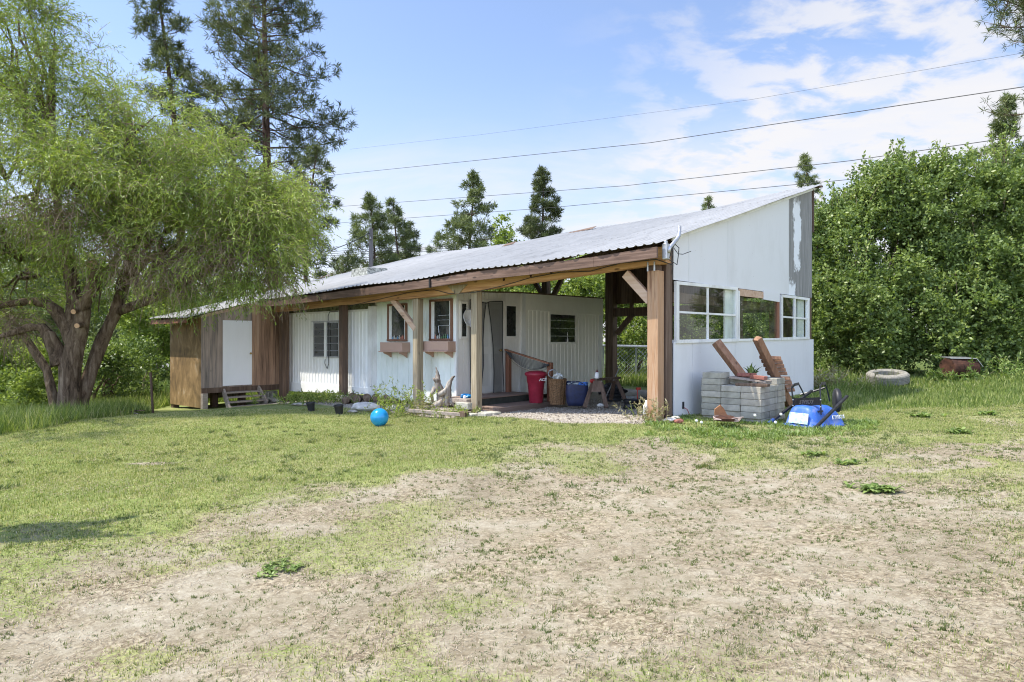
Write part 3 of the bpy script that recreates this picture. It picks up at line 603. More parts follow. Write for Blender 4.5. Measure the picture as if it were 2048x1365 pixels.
# window frames
def bar(mb, x0, y0, x1, y1, w_, d0, d1):     # frame bar between two pixels on the gable plane, w_ in metres
    a = Wp(x0, y0); b = Wp(x1, y1)
    if abs(x1-x0) > abs(y1-y0)*.5: mb.polyU([(a[0], a[1]-w_/2), (b[0], b[1]-w_/2), (b[0], b[1]+w_/2), (a[0], a[1]+w_/2)], d0, d1)
    else: mb.polyU([(a[0]-w_/2, a[1]), (a[0]+w_/2, a[1]), (b[0]+w_/2, b[1]), (b[0]-w_/2, b[1])], d0, d1)
# first window: 2x2
mb = MB(); bar(mb, 1350, 566, 1473, 578, .055, UW+.02, UW-.03); bar(mb, 1350, 683.5, 1474, 680.5, .06, UW+.06, UW-.035)
bar(mb, 1353, 568, 1353, 681, .10, UW+.021, UW-.028); bar(mb, 1472, 580, 1472, 678, .10, UW+.10, UW-.028)
wf = mb.build('window_frame', M['frame'], car)
mb = MB(); bar(mb, 1356, 624.5, 1470, 631, .035, UW+.018, UW-.018); bar(mb, 1415.5, 571, 1415.5, 681, .07, UW+.017, UW-.006); mb.build('window_muntin', M['frame'], wf)
mb = MB(); q = [Wp(1357, 569), Wp(1470, 579), Wp(1470, 680), Wp(1357, 683)]; mb.quad(*[B(UW+.004, *p) for p in q]); mb.build('window_pane', M['glass'], wf)
mb = MB(); q = [Wp(1456, 578), Wp(1470, 579), Wp(1470, 680), Wp(1456, 680)]; mb.hexa([B(UW+.06, *p) for p in q], [B(UW+.09, *p) for p in q]); mb.build('window_jamb', M['frame'], wf)
# middle picture window
mb = MB(); bar(mb, 1478, 585, 1526, 591, .14, UW+.03, UW-.01); h = mb.build('window_header', M['brace'], car)
mb = MB(); bar(mb, 1526, 590, 1558, 596, .20, UW+.02, UW-.018); mb.build('header_patch', M['gable'], car)
mb = MB(); bar(mb, 1474, 680.5, 1560, 678.5, .045, UW+.04, UW-.03); bar(mb, 1476.5, 582, 1476.5, 679, .06, UW+.04, UW-.02); wf2 = mb.build('window_frame', M['frame'], car)
mb = MB(); bar(mb, 1556, 600, 1556, 678, .14, UW+.06, UW-.012); mb.build('window_jamb', M['rail'], wf2)
mb = MB(); q = [Wp(1478, 594), Wp(1554, 601), Wp(1554, 678), Wp(1478, 680)]; mb.quad(*[B(UW+.01, *p) for p in q]); mb.build('window_pane', glassmat('reflective_pane', (.8, .86, .8), .14, .06), wf2)
# last window 2x2
mb = MB(); bar(mb, 1561, 592, 1617, 599, .06, UW+.02, UW-.03); bar(mb, 1561, 678, 1617, 676.5, .06, UW+.05, UW-.03); bar(mb, 1562, 594, 1562, 677, .11, UW+.02, UW-.029); bar(mb, 1615, 600, 1615, 676, .14, UW+.03, UW-.029)
wf3 = mb.build('window_frame', M['frame'], car)
mb = MB(); bar(mb, 1564, 634, 1613, 638, .04, UW+.018, UW-.016); bar(mb, 1588.5, 596, 1588.5, 677, .10, UW+.017, UW-.02); mb.build('window_muntin', M['frame'], wf3)
mb = MB(); q = [Wp(1564, 595), Wp(1613, 600), Wp(1613, 676), Wp(1564, 678)]; mb.quad(*[B(UW+.004, *p) for p in q]); mb.build('window_pane', M['glass'], wf3)
mb = MB(); q = [Wp(1600, 598), Wp(1613, 600), Wp(1613, 676), Wp(1600, 677)]; mb.hexa([B(UW+.06, *p) for p in q], [B(UW+.09, *p) for p in q]); mb.build('window_jamb', M['frame'], wf3)
mb = MB(); mb.ubox(UW+.16, UW+.01, v1-.16, v1-.01, -.1, zlow(v1)+.1); mb.build('post', M['oldwood'], car)
# interior framing: back row posts, girts, braces, upper back panel
def backpost(u, v, w_, top=None): mb = MB(); mb.ubox(u+w_/2, u-w_/2, v-w_/2, v+w_/2, -.15, (top or zroof(u, v)-.12)); mb.build('post', M['oldwood'], car, bevel=.006)
ubk = PVuz(1222.5, 680, 7.5)[0]; backpost(ubk, 7.5, .27)
backpost(PVuz(1092, 570, 7.5)[0], 7.5, .22); backpost(.4, 7.5, .22)
mb = MB(); z_ = CAMZ+61*18.6/F; mb.ubox(ubk-.13, .5, 7.45, 7.55, z_-.13, z_+.13); mb.build('girt', M['oldwood'], car)
mb = MB(); mb.polyV([(ubk-.13, z_+.26), (.5, z_+.26), (.5, zroof(.5, 7.6)-.12), (ubk-.13, zroof(ubk, 7.6)-.12)], 7.60, 7.63); mb.build('back_panel', M['oldwood'], car)
mb = MB(); um = PVuz(1262, 600, 7.5)[0]; mb.ubox(um+.05, um-.05, 7.5, 7.58, z_, z_+2.0); mb.build('stud', M['oldwood'], car)
a = PVuz(1234, 668, 7.5); b = PVuz(1268, 626, 7.5); mb = MB(); mb.beam(B(a[0], 7.5, a[1]), B(b[0], 7.5, b[1]), .1, .15); mb.build('brace', M['oldwood'], car)
a = PVuz(1097, 600, 7.5); mb = MB(); mb.beam(B(a[0]-.1, 7.5, 2.6), B(a[0]-.8, 7.5, 3.7), .1, .15); mb.build('brace', M['oldwood'], car)
mb = MB(); mb.beam(B(a[0]+.1, 7.5, 2.6), B(a[0]+.9, 7.5, 3.7), .1, .15); mb.build('brace', M['oldwood'], car)
# gable interior girt + brace seen through the windows
mb = MB(); mb.ubox(.3, .1, .6, 7.4, 1.95, 2.12); mb.build('girt', M['oldwood'], car)
for vv_ in (3.4, 5.6):
    mb = MB(); mb.ubox(.12, -.08, vv_-.08, vv_+.08, -.1, zroof(0, vv_)-.1); mb.build('post', M['oldwood'], car)
mb = MB(); mb.beam(B(.0, 5.7, 2.6), B(.0, 7.2, 1.5), .1, .15); mb.build('brace', M['oldwood'], car)
# rafters and purlins
for u in np.arange(.3, 12.2, 1.22):
    mb = MB(); mb.hexa([B(u+.03, VE+.09, zroof(u, VE)-.19), B(u-.03, VE+.09, zroof(u, VE)-.19), B(u-.03, VB-.1, zroof(u, VB)-.19), B(u+.03, VB-.1, zroof(u, VB)-.19)], [B(u+.03, VE+.09, zroof(u, VE)-.045), B(u-.03, VE+.09, zroof(u, VE)-.045), B(u-.03, VB-.1, zroof(u, VB)-.045), B(u+.03, VB-.1, zroof(u, VB)-.045)])
    mb.build('rafter', M['oldwood'], car)
# entrance mast: galvanised conduit and weatherhead box on the corner
cj = Wp(1345, 500); p = lambda x, y, uu=-.37: Vector(B(uu, *PUvz(x, y, uu)))
mb = MB(); mb.tube([p(1337, 505), p(1339, 496), p(1353, 480), p(1358, 472), p(1359, 453)], .032, 9); mast = mb.build('conduit_mast', M['galv'], car, smooth_=True)
q = PUvz(1332, 503, -.33); mb = MB(); mb.ubox(-.29, -.37, q[0]-.06, q[0]+.06, q[1]-.13, q[1]+.12); mb.ubox(-.3, -.35, q[0]-.03, q[0]+.03, q[1]+.121, q[1]+.17); mb.build('junction_box', M['galv'], mast, bevel=.01)
mb = MB(); mb.tube([p(1339, 516), p(1343, 500), p(1350, 489), p(1358, 496), p(1357, 510), p(1354, 530), p(1348, 526), p(1338, 520)], .007, 5); mb.tube([p(1348, 497), p(1356, 508), p(1366, 509), p(1382, 503)], .006, 5); mb.build('loose_cable', M['wire'], mast)
# concrete footing + stones under the corner
foot = root('concrete_footing', B(-.1, -.2, -.15), 'concrete footing slab under the orange corner post of the carport', 'footing')
g_ = G(1330, 842); mb = MB(); mb.ubox(.42, -.42, -.32, .1, -.25, -.05); mb.build('slab', M['concrete'], foot, bevel=.02, jit=.006)
# ================================================================== HOUSE (trailer with addition)
home = root('mobile_home', B(8, 3, -.2), 'low white ribbed mobile home with a pale mint entry addition under the carport roof', 'mobile home')
def profile(s0, s1, z0, z1, pts, place, step):
    """ribbed wall: pts = repeating (ds, d) profile"""
    P = []; s = s0; L = abs(s1-s0); sg = 1 if s1 > s0 else -1; k = 0
    while k*step < L:
        for ds, d in pts:
            if k*step+ds <= L: P.append((s0+sg*(k*step+ds), d))
        k += 1
    P.append((s1, 0)); mb = MB()
    for (a, da), (b, db) in zip(P[:-1], P[1:]): mb.quad(place(a, da, z0(a)), place(b, db, z0(b)), place(b, db, z1(b)), place(a, da, z1(a)))
    return mb
rib = [(0, 0), (.012, .012), (.045, .012), (.057, 0), (.10, 0)]; groove = [(0, 0), (.19, 0), (.192, -.012), (.204, -.012), (.206, 0)]
UE = PVuz(913, 700, .37)[0]; VW = .37; VT = .24
uA = PVuz(740, 700, VT)[0]; print('UE', UE, 'uA', uA)
# left ribbed trailer wall
zt_ = PVuz(650, 627, VT)[1]; zsk = PVuz(650, 771, VT)[1]
mb = profile(uA, 12.3, lambda s: zsk-.0, lambda s: zt_, rib, lambda s, d, z: B(s, VT-d, z), .145); mb.build('ribbed_wall', M['white'], home)
mb = MB(); mb.polyV([(uA-.02, PVuz(738, 789, VT)[1]), (12.3, PVuz(575, 783, VT)[1]), (12.3, zsk+.02), (uA-.02, zsk+.02)], VT-.03, VT+.1); mb.build('skirting', M['white'], home)
mb = MB(); mb.polyV([(uA, zt_), (12.3, zt_), (12.3, zt_+.05), (uA, zt_+.05)], VT-.035, VT+.05); mb.build('top_trim', M['frame'], home)
mb = MB(); mb.polyV([(uA+.05, zt_+.05), (12.3, zt_+.05), (12.3, zt_+.19), (uA+.05, zt_+.19)], VT+.0, VT+.06); mb.build('eave_board', plain('mossy_board', (.16, .17, .10), .9, 0, .5, 12), home)
mb = MB(); mb.ubox(uA+.02, uA-.11, VT-.04, VW+.02, -.2, zt_+.12); mb.build('corner_trim', M['frame'], home)
# body boxes (closed)
mb = MB(); mb.ubox(12.4, uA, VT+.02, 2.6, -.05, zt_+.1); mb.ubox(uA-.005, UE+.03, VW+.02, 2.55, -.15, 2.35); mb.build('body_core', M['cream'], home)
# mint grooved front wall of the addition
def ztop_f(s): return zbm(s)+.12
mb = profile(UE, uA-.11, lambda s: -.17, ztop_f, groove, lambda s, d, z: B(s, VW-d, z), .206); mb.build('grooved_wall', M['mint'], home)
mb = MB(); mb.ubox(UE+.05, UE-.012, VW-.015, VW+.05, -.2, zbm(UE)+.1); mb.build('corner_trim', M['frame'], home)
# end wall (faces the carport bay)
def Ep(x, y): return PUvz(x, y, UE)
vM = Ep(1043, 700)[0]; vN = Ep(1205, 700)[0]; zA = Ep(925, 585)[1]; zM = Ep(1040, 587)[1]; zN = Ep(1203, 598)[1]; print('end', vM, vN, zA, zM, zN)
mb = profile(VW, vM, lambda s: -.17, lambda s: zA+(zM-zA)*(s-VW)/(vM-VW), [(0, 0), (.10, 0), (.102, -.01), (.11, -.01), (.112, 0)], lambda s, d, z: B(UE-d, s, z), .112); mb.build('entry_wall', M['pinkish'], home)
mb = profile(vM+.1, vN-.05, lambda s: Ep(1150, 775)[1]-.1, lambda s: Ep(1150, 626)[1], [(0, 0), (.004, .01), (.05, .01), (.054, 0), (.10, 0)], lambda s, d, z: B(UE-d, s, z), .165); mb.build('ribbed_wall', M['cream'], home)
zb_ = Ep(1150, 626)[1]
mb = MB()
mb.polyU([(vM+.05, zb_), (vN, zb_-.03), (vN, zb_+.07), (vM+.05, zb_+.09)], UE, UE-.035); mb.polyU([(vM+.05, zb_+.09), (vN, zb_+.07), (vN, zN), (vM+.05, zM)], UE+.0, UE-.02)
mb.polyU([(vM+.05, zb_+.27), (vN, zb_+.26), (vN, zb_+.285), (vM+.05, zb_+.295)], UE-.02, UE-.03); mb.build('cornice_band', M['cream'], home)
mb = MB(); mb.polyU([(vM-.12, -.15), (vM+.10, -.15), (vM+.10, zM), (vM-.02, zM)], UE+.0, UE-.05); mb.build('corner_trim', M['frame'], home)
mb = MB(); mb.polyU([(vN-.26, -.05), (vN-.16, -.05), (vN+.0, zb_), (vN-.2, zb_)], UE, UE-.02); mb.polyU([(vN-.32, -.1), (vN-.02, -.1), (vN+.02, zb_), (vN-.04, zb_)], UE+.05, UE+.0); mb.build('corner_trim', M['frame'], home)
# trailer body behind the end wall and flat roof
mb = MB(); mb.ubox(12.4, UE+.05, vM+.06, vN-.02, -.05, zN-.05); mb.build('body_core', M['cream'], home)
mb = MB(); mb.hexa([B(12.5, vM-.1, zM), B(UE-.04, vM-.1, zM), B(UE-.04, vN+.04, zN), B(12.5, vN+.04, zN)], [B(12.5, vM-.1, zM+.03), B(UE-.04, vM-.1, zM+.03), B(UE-.04, vN+.04, zN+.03), B(12.5, vN+.04, zN+.03)])
mb.hexa([B(8, VW+.2, zA), B(UE-.02, VW, zA), B(UE-.02, vM-.11, zM), B(8, vM-.11, zM)], [B(8, VW+.2, zA+.03), B(UE-.02, VW, zA+.03), B(UE-.02, vM-.11, zM+.03), B(8, vM-.11, zM+.03)]); mb.build('roof', M['oldwood'], home)
# ---- windows
def winV(name, x0, y0, x1, y1, v, fw, fmat, gmat, sashes=None, proud=.03):
    a = PVuz(x0, y0, v-.02); b = PVuz(x1, y1, v-.02); (u0, zt1), (u1, zb1) = (a[0], a[1]), (b[0], b[1]); mb = MB()
    mb.ubox(u0, u1, v-proud, v+.01, zt1-fw, zt1); mb.ubox(u0, u1, v-proud-.01, v+.01, zb1, zb1+fw); mb.ubox(u0, u0-fw, v-proud+.002, v+.01, zb1+fw, zt1-fw); mb.ubox(u1+fw, u1, v-proud+.002, v+.01, zb1+fw, zt1-fw)
    f = mb.build(name, fmat, home); mb = MB(); mb.ubox(u0-fw, u1+fw, v-.016, v-.006, zb1+fw, zt1-fw); mb.build('window_pane', gmat, f); return f, (u0, u1, zb1, zt1)
# jalousie pair on the ribbed wall
f, (u0, u1, zb1, zt1) = winV('window', 627, 645, 678, 716, VT-.01, .035, M['galv'], M['dglass'])
um = PVuz(654, 680, VT)[0]; mb = MB(); mb.ubox(um+.06, um-.05, VT-.055, VT-.02, zb1, zt1); mb.build('mullion', M['white'], f)
for k in range(1, 5):
    z = zb1+(zt1-zb1)*k/5; mb = MB(); mb.hexa([B(u0-.03, VT-.035, z-.015), B(u1+.03, VT-.035, z-.015), B(u1+.03, VT-.02, z), B(u0-.03, VT-.02, z)], [B(u0-.03, VT-.04, z-.01), B(u1+.03, VT-.04, z-.01), B(u1+.03, VT-.02, z+.012), B(u0-.03, VT-.02, z+.012)]); mb.build('louvre', M['galv'], f)
mb = MB()
for uu in (u0-.3, u1+.3): mb.ubox(uu+.16, uu-.12, VT-.02, VT-.018, zb1+.04, zt1-.04)
mb.build('curtain', plain('dim_curtain_behind_glass', (.16, .16, .14), .5, 0, .3, 8), f)
mb = MB(); mb.ubox(u0+.03, u1-.02, VT-.075, VT+.0, zt1, zt1+.025); mb.build('drip_cap', M['galv'], f)
c_ = [PVuz(x, y, VT-.05) for x, y in ((677, 623), (660, 624), (657, 632), (657, 700), (658, 728), (655, 738), (650, 727), (651, 719))]
mb = MB(); mb.tube([B(a, VT-.06, b) for a, b in c_], .010, 5); mb.build('hanging_cord', M['wire'], home)
# two windows over the flower boxes
for (x0, y0, x1, y1, mt) in ((776, 609, 814, 683, M['brownframe']), (860, 600, 905, 682, M['brownframe'])):
    f, (u0, u1, zb1, zt1) = winV('window', x0, y0, x1, y1, VW, .05, mt, M['dglass'], proud=.05)
    for ua, ub2 in ((u0-.05, u0-.15), (u1+.09, u1+.05)): mb = MB(); mb.ubox(ua, ub2, VW-.03, VW-.017, zb1+.05, zt1-.05); mb.build('sash', M['frame'], f)
    for k in range(7):
        uu = u0-.2-(u0-u1-.3)*k/6.5; hh = .04+.09*random.random(); mb = MB(); mb.lathe([(.018, 0), (.02, hh*.6), (.008, hh*.75), (.008, hh)], B(uu, VW-.035, zb1+.05), 8); mb.build('sill_bottle', plain('coloured_bottle_%d' % k, random.choice([(.1, .25, .4), (.5, .5, .45), (.1, .2, .1), (.4, .15, .1)]), .15, 0, .1), f)
mb = MB(); wq = [PVuz(x, y, VW-.03) for x, y in ((877, 632), (903, 630), (903, 651), (877, 652), (878, 666))]
for i in range(4): mb.tube([B(wq[i][0], VW-.03, wq[i][1]), B(wq[i+1][0], VW-.03, wq[i+1][1])], .006, 4)
mb.tube([B(*(lambda q: (q[0], VW-.03, q[1]))(PVuz(877, 641, VW))), B(*(lambda q: (q[0], VW-.03, q[1]))(PVuz(903, 640, VW)))], .005, 4); mb.build('window_hanger', M['galv'], f)
# flower boxes
for (x0, x1, yt, ybm) in ((760, 812, 685, 703), (843, 904, 683, 702)):
    a = PVuz(x0, yt, VW-.25); b = PVuz(x1-8, ybm, VW-.25); u0, u1, zt1, zb1 = a[0], b[0], a[1], b[1]; mb = MB()
    for (va, vb, ua, ub_) in ((VW-.25, VW-.225, u0, u1), (VW-.03, VW-.005, u0, u1), (VW-.225, VW-.03, u0, u0-.025), (VW-.225, VW-.03, u1+.025, u1)): mb.ubox(ua, ub_, va, vb, zb1, zt1)
    mb.ubox(u0-.025, u1+.025, VW-.225, VW-.03, zb1, zb1+.02); mb.ubox(u0+.0, u1-.0, VW-.30, VW-.005, zb1-.028, zb1-.002)
    fb = mb.build('flower_box', M['pinkbox'], home, bevel=.003)
    for uu in (u0-.12, u1+.12):
        mb = MB(); mb.polyU([(VW-.005, zb1-.028), (VW-.24, zb1-.028), (VW-.22, zb1-.06), (VW-.1, zb1-.10), (VW-.005, zb1-.16)], uu-.02, uu+.02); mb.build('bracket', M['pinkbox'], fb)
# end wall windows and door (u plane)
def winU(name, x0, y0, x1, y1, fw, fmat, gmat, d=.03):
    a = Ep(x0, y0); b = Ep(x1, y1); v0_, zt1 = a; v1_, zb1 = b; mb = MB()
    for (p_, q_, r_2, s_2) in ((v0_, v1_, zt1-fw, zt1), (v0_, v1_, zb1, zb1+fw), (v0_, v0_+fw, zb1+fw, zt1-fw), (v1_-fw, v1_, zb1+fw, zt1-fw)): mb.ubox(UE+.01, UE-d, p_, q_, r_2, s_2)
    f = mb.build(name, fmat, home); mb = MB(); mb.ubox(UE-.006, UE-.016, v0_+fw, v1_-fw, zb1+fw, zt1-fw); mb.build('window_pane', gmat, f); return f, (v0_, v1_, zb1, zt1)
winU('side_light', 919, 603, 935, 678, .05, M['pinkish'], M['dglass']); winU('side_light', 1008, 607, 1034, 678, .06, M['pinkish'], M['dglass'])
f, (a0, a1, b0, b1) = winU('window', 1097, 625, 1151, 688, .05, M['cream'], M['dglass'])
for k in range(1, 4):
    z = b0+(b1-b0)*k/4; mb = MB(); mb.ubox(UE-.018, UE-.032, a0+.05, a1-.05, z-.008, z+.008); mb.build('louvre', M['galv'], f)
mb = MB(); mb.lathe([(.02, 0), (.02, .08), (.008, .1), (.008, .26)], B(UE-.04, a0+(a1-a0)*.65, b0+.05), 8); mb.build('sill_bottle', M['whitepl'], f)
# door + frame + torn insect screen hanging open
d0, dzt = Ep(947, 603); d1, dzb = Ep(1005, 787)
mb = MB(); mb.ubox(UE-.0, UE-.035, d0, d1, dzb+.05, dzt); dr = mb.build('door', paint('entry_door', (.62, .62, .58), (.35, .34, .3), .2), home)
mb = MB()
for a, b in ((.12, .45), (.55, .88)):
    for c_, d_ in ((.52, .93), (.10, .44)): mb.ubox(UE-.035, UE-.043, d0+(d1-d0)*a, d0+(d1-d0)*b, dzb+(dzt-dzb)*c_, dzb+(dzt-dzb)*d_)
mb.build('door_panel', paint('entry_door_inset', (.56, .56, .52), (.35, .34, .3), .2), dr)
mb = MB(); kb = Ep(996, 701); mb.lathe([(.012, 0), (.012, .035), (.03, .045), (.03, .07), (.01, .08)], B(UE-.04, *kb), 12, Matrix.Rotation(-R(41.3), 3, 'Z') @ Matrix.Rotation(R(90), 3, 'Y')); mb.build('door_knob', plain('brass', (.45, .32, .12), .3, .9), dr, smooth_=True)
mb = MB(); mb.ubox(UE, UE-.05, d0-.06, d0, dzb, dzt+.05); mb.ubox(UE, UE-.05, d1, d1+.06, dzb, dzt+.05); mb.ubox(UE, UE-.05, d0, d1, dzt, dzt+.05); mb.build('door_frame', M['pinkish'], home)
t = NT('black_insect_mesh'); tr = t.n.new('ShaderNodeBsdfTransparent'); mx = t.n.new('ShaderNodeMixShader'); mx.inputs[0].default_value = .42; t.l.new(tr.outputs[0], mx.inputs[1]); t.l.new(t.b.outputs[0], mx.inputs[2]); t.l.new(mx.outputs[0], t.out.inputs[0]); t.set((.05, .05, .05), .9); MNET = t.mat
uo = UE-.07
def E2(x, y, uu=None): uu = uo if uu is None else uu; q = PUvz(x, y, uu); return B(uu, *q)
rp = [(983, 608), (985, 640), (990, 680), (994, 720), (996, 760), (990, 787)]; rp = [(976, 606), (981, 640), (986, 690), (988, 745), (987, 792)]
mb = MB()
for (x0, y0), (x1, y1) in zip(rp[:-1], rp[1:]): mb.quad(E2(x0, y0), E2(1005, 603+(y0-606)*.985), E2(1005, 603+(y1-606)*.985), E2(x1, y1))
lp = [(972, 607), (968, 640), (966, 680), (967, 730), (963, 770)]
for (x0, y0), (x1, y1) in zip(lp[:-1], lp[1:]): mb.quad(E2(940, 602+(y0-606)*1.0), E2(x0, y0), E2(x1, y1), E2(940, 602+(y1-606)*1.0))
scr = mb.build('insect_screen', MNET, home)
mb = MB()
for pth in ([(940, 600), (940, 700), (942, 790)], [(940, 600), (960, 604), (973, 607), (980, 604), (1005, 603)], [(1005, 603), (1005, 700), (1008, 789)], rp, lp): mb.tube([E2(x, y, uo-.006) for x, y in pth], .012, 5)
mb.build('screen_binding', M['wire'], scr)
# white porch lamp dish beside the door
q = Ep(937, 640); mb = MB(); Mx = Matrix.Rotation(-R(41.3), 3, 'Z') @ Matrix.Rotation(R(75), 3, 'Y'); mb.lathe([(.02, 0), (.12, .03), (.2, .09), (.21, .11), (.19, .10), (.1, .05), (.01, .03)], B(UE-.08, q[0]-.12, q[1]), 20, Mx, cap=False); mb.build('dish_lamp', M['whitepl'], home, smooth_=True)
# ================================================================== SHED
vc, _ = 0, 0; r_ = ray(402, 700)
us_c = None
for u in np.linspace(11.6, 12.8, 200):   # shed corner: on pixel column 402, door wall on the plane u = const through pixel column 560 at v ~ .2
    pass
USH = PVuz(560, 700, .1)[0]; vC = PUvz(402, 700, USH)[0]; uL = PVuz(340, 700, vC)[0]; print('shed', USH, vC, uL)
shed = root('wooden_shed', B(USH, vC, -.5), 'weathered plywood shed with a white door standing on short posts beside the willow', 'shed')
def Sp(x, y): return PUvz(x, y, USH)
zd0 = Sp(402, 777)[1]; zd1 = Sp(560, 770)[1]
def zts(v): return zroof(13, v)-.06
cuts = [(402, 445), (445, 503), (503, 560)]
mb = MB()
for k, (xa, xb) in enumerate(cuts):
    va = Sp(xa, 700)[0]; vb = Sp(xb, 700)[0]; lo = lambda v: zd0+(zd1-zd0)*(v-vC)/3
    if k == 1: mb.polyU([(va, Sp(470, 641)[1]), (vb, Sp(470, 641)[1]), (vb, zts(vb)), (va, zts(va))], USH, USH-.02)
    else: mb.polyU([(va, zd0), (vb-.004, zd0), (vb-.004, zts(vb)), (va, zts(va))], USH, USH-.02)
    mb.build('plywood_wall', M['ply_orange' if k == 2 else 'ply_grey'], shed); mb = MB()
mb = MB(); mb.polyV([(USH, PVuz(402, 817, vC)[1]), (uL, PVuz(340, 808, vC)[1]), (uL, zts(vC)-.02), (USH, zts(vC)-.02)], vC, vC+.02); mb.build('plywood_wall', M['ply_rust'], shed)
mb = MB(); mb.polyU([(vC, -.45), (vC+2.2, -.45), (vC+2.2, zts(vC+2.2)), (vC, zts(vC))], uL, uL-.02); mb.ubox(uL-.02, USH+.0, vC+.03, vC+2.3, zd0-.02, zd0+.03); mb.build('plywood_wall', M['ply_grey'], shed)
va, vb = Sp(445, 700)[0], Sp(503, 700)[0]; mb = MB(); mb.ubox(USH-.005, USH-.03, va, vb, zd0+.03, Sp(470, 641)[1]-.005); dr = mb.build('door', M['door'], shed, bevel=.004)
kb = Sp(499, 707); mb = MB(); mb.lathe([(.012, 0), (.012, .03), (.03, .04), (.028, .06), (.01, .07)], B(USH-.03, *kb), 12, Matrix.Rotation(-R(41.3), 3, 'Z') @ Matrix.Rotation(R(90), 3, 'Y')); mb.build('door_knob', plain('brass_knob', (.45, .32, .12), .3, .9), dr, smooth_=True)
mb = MB(); mb.ubox(USH-.02, USH-.045, va-.02, Sp(560, 700)[0], zd0-.16, zd0-.003); mb.ubox(USH-.02, USH-.045, vC, va-.02, zd0-.14, zd0-.003); mb.build('sill_beam', M['oldwood'], shed)
mb = MB(); mb.ubox(USH+.02, USH-.12, vC+.0, vC+.13, -.62, zd0-.14); mb.build('leg', M['stair'], shed)
for (u, v, z) in ((uL-.1, vC+.1, -.35), (USH+.2, vC+1.2, zd0), (uL-.2, vC+2.0, zd0), (USH+.8, vC+.7, zd0)):
    mb = MB(); mb.ubox(u+.08, u-.08, v-.08, v+.08, -.65, z); mb.build('leg', M['oldwood'], shed)
mb = MB(); mb.hexa([B(USH-.03, vC-.02, zts(vC)-.05), B(USH-.05, vC-.02, zts(vC)-.05), B(USH-.05, vC+1.6, zts(vC+1.6)-.05), B(USH-.03, vC+1.6, zts(vC+1.6)-.05)], [B(USH-.03, vC-.02, zts(vC)+.02), B(USH-.05, vC-.02, zts(vC)+.02), B(USH-.05, vC+1.6, zts(vC+1.6)+.02), B(USH-.03, vC+1.6, zts(vC+1.6)+.02)]); mb.build('rake_trim', M['brace'], shed)
# steps
A = Sp(446, 782); A2 = Sp(514, 775)
st = root('wooden_steps', B(USH-.4, (A[0]+A2[0])/2, -.5), 'weathered open wooden steps leading up to the white shed door', 'steps')
def stp(x, y, k): return Vector(B(USH-.08-k, *(lambda q: (q[0], q[1]))(PUvz(x, y, USH-.08-k))))
L0 = stp(447, 783, 0); L1 = stp(460, 824, .62); R0 = stp(516, 777, 0); R1 = stp(534, 808, .62)
for a, b in ((L0, L1), (R0, R1)): mb = MB(); mb.beam(a, b, .05, .20); mb.build('stringer', M['stair'], st, bevel=.004)
for k in (.12, .38, .64, .9): mb = MB(); a = L0.lerp(L1, k); b = R0.lerp(R1, k); b.z = a.z = (a.z+b.z)/2; mb.beam(a, b, .24, .04); mb.build('tread', M['stair'], st, bevel=.004)
# ================================================================== TREES
def blobpts(C, r, n, shell=.55):
    """n points in the outer shell of an ellipsoid"""
    d = unit(rng.normal(size=(n, 3))); k = (shell+(1-shell)*rng.random((n, 1))**.6); return np.array(C)+d*k*np.array(r), d
def curve(p, q, sag=.0, n=6, wob=.0):
    p = np.array(p); q = np.array(q); o = []
    for i in range(n+1):
        t_ = i/n; a = p*(1-t_)+q*t_; a = a+np.array([0, 0, sag*4*t_*(1-t_)]); 
        if 0 < i < n: a = a+rng.normal(size=3)*wob
        o.append(tuple(a))
    return o
# ---- willow
WD = Gd(135, 836); wb = At(135, 836, WD); print('willow', tuple(wb))
wil = root('willow_tree', wb, 'large old willow with a thick forked trunk and bright drooping foliage beside the shed', 'willow tree')
def A(x, y, dd=0): return tuple(At(x, y, WD+dd))
mb = MB()
def limb(pts, r, n=10): mb.tube([A(*p) for p in pts], r, n)
limb([(138, 850, 0), (138, 825, 0), (139, 780, 0), (140, 735, 0), (150, 695, 0), (160, 660, 0), (168, 625, -.1), (165, 600, -.1)], [.34, .26, .235, .235, .21, .18, .15, .13], 14)
limb([(122, 730, 0), (112, 700, 0), (98, 672, -.1), (85, 655, -.1), (60, 655, -.2), (20, 668, -.3), (-30, 680, -.4)], [.22, .18, .14, .11, .09, .06, .04], 10)
limb([(150, 690, .0), (135, 660, .1), (115, 625, .1), (90, 605, .1), (55, 603, 0), (0, 612, 0), (-60, 600, 0)], [.18, .17, .14, .12, .09, .07, .04])
limb([(150, 690, .1), (146, 640, .2), (150, 600, .3), (140, 550, .3), (132, 500, .3), (118, 430, .3), (108, 330, .2), (105, 200, .1), (110, 60, 0)], [.2, .18, .17, .15, .13, .1, .08, .05, .02])
limb([(165, 620, -.1), (178, 585, -.2), (188, 560, -.3), (184, 536, -.45)], [.16, .13, .11, .10])
limb([(165, 600, 0), (200, 570, .2), (235, 520, .4), (290, 440, .5), (340, 350, .5)], [.14, .12, .1, .07, .03])
limb([(152, 850, .3), (165, 800, .3), (182, 740, .4), (205, 680, .5), (232, 625, .6), (252, 560, .8), (290, 520, .8), (350, 495, .6), (430, 480, .3), (520, 450, .2)], [.18, .155, .15, .15, .145, .13, .11, .08, .06, .04])
limb([(252, 560, .8), (270, 480, .9), (330, 400, 1.0), (430, 380, .9), (520, 400, .8)], [.15, .12, .09, .06, .03])
limb([(232, 625, .6), (300, 600, .3), (380, 560, 0), (470, 500, -.3), (560, 470, -.3)], [.12, .10, .08, .06, .03])
limb([(118, 850, .9), (105, 790, 1.0), (95, 740, 1.1), (60, 690, 1.2), (25, 640, 1.3), (-20, 560, 1.3)], [.12, .11, .10, .09, .08, .05])
trunk = mb.build('trunk', M['bark'], wil, smooth_=True)
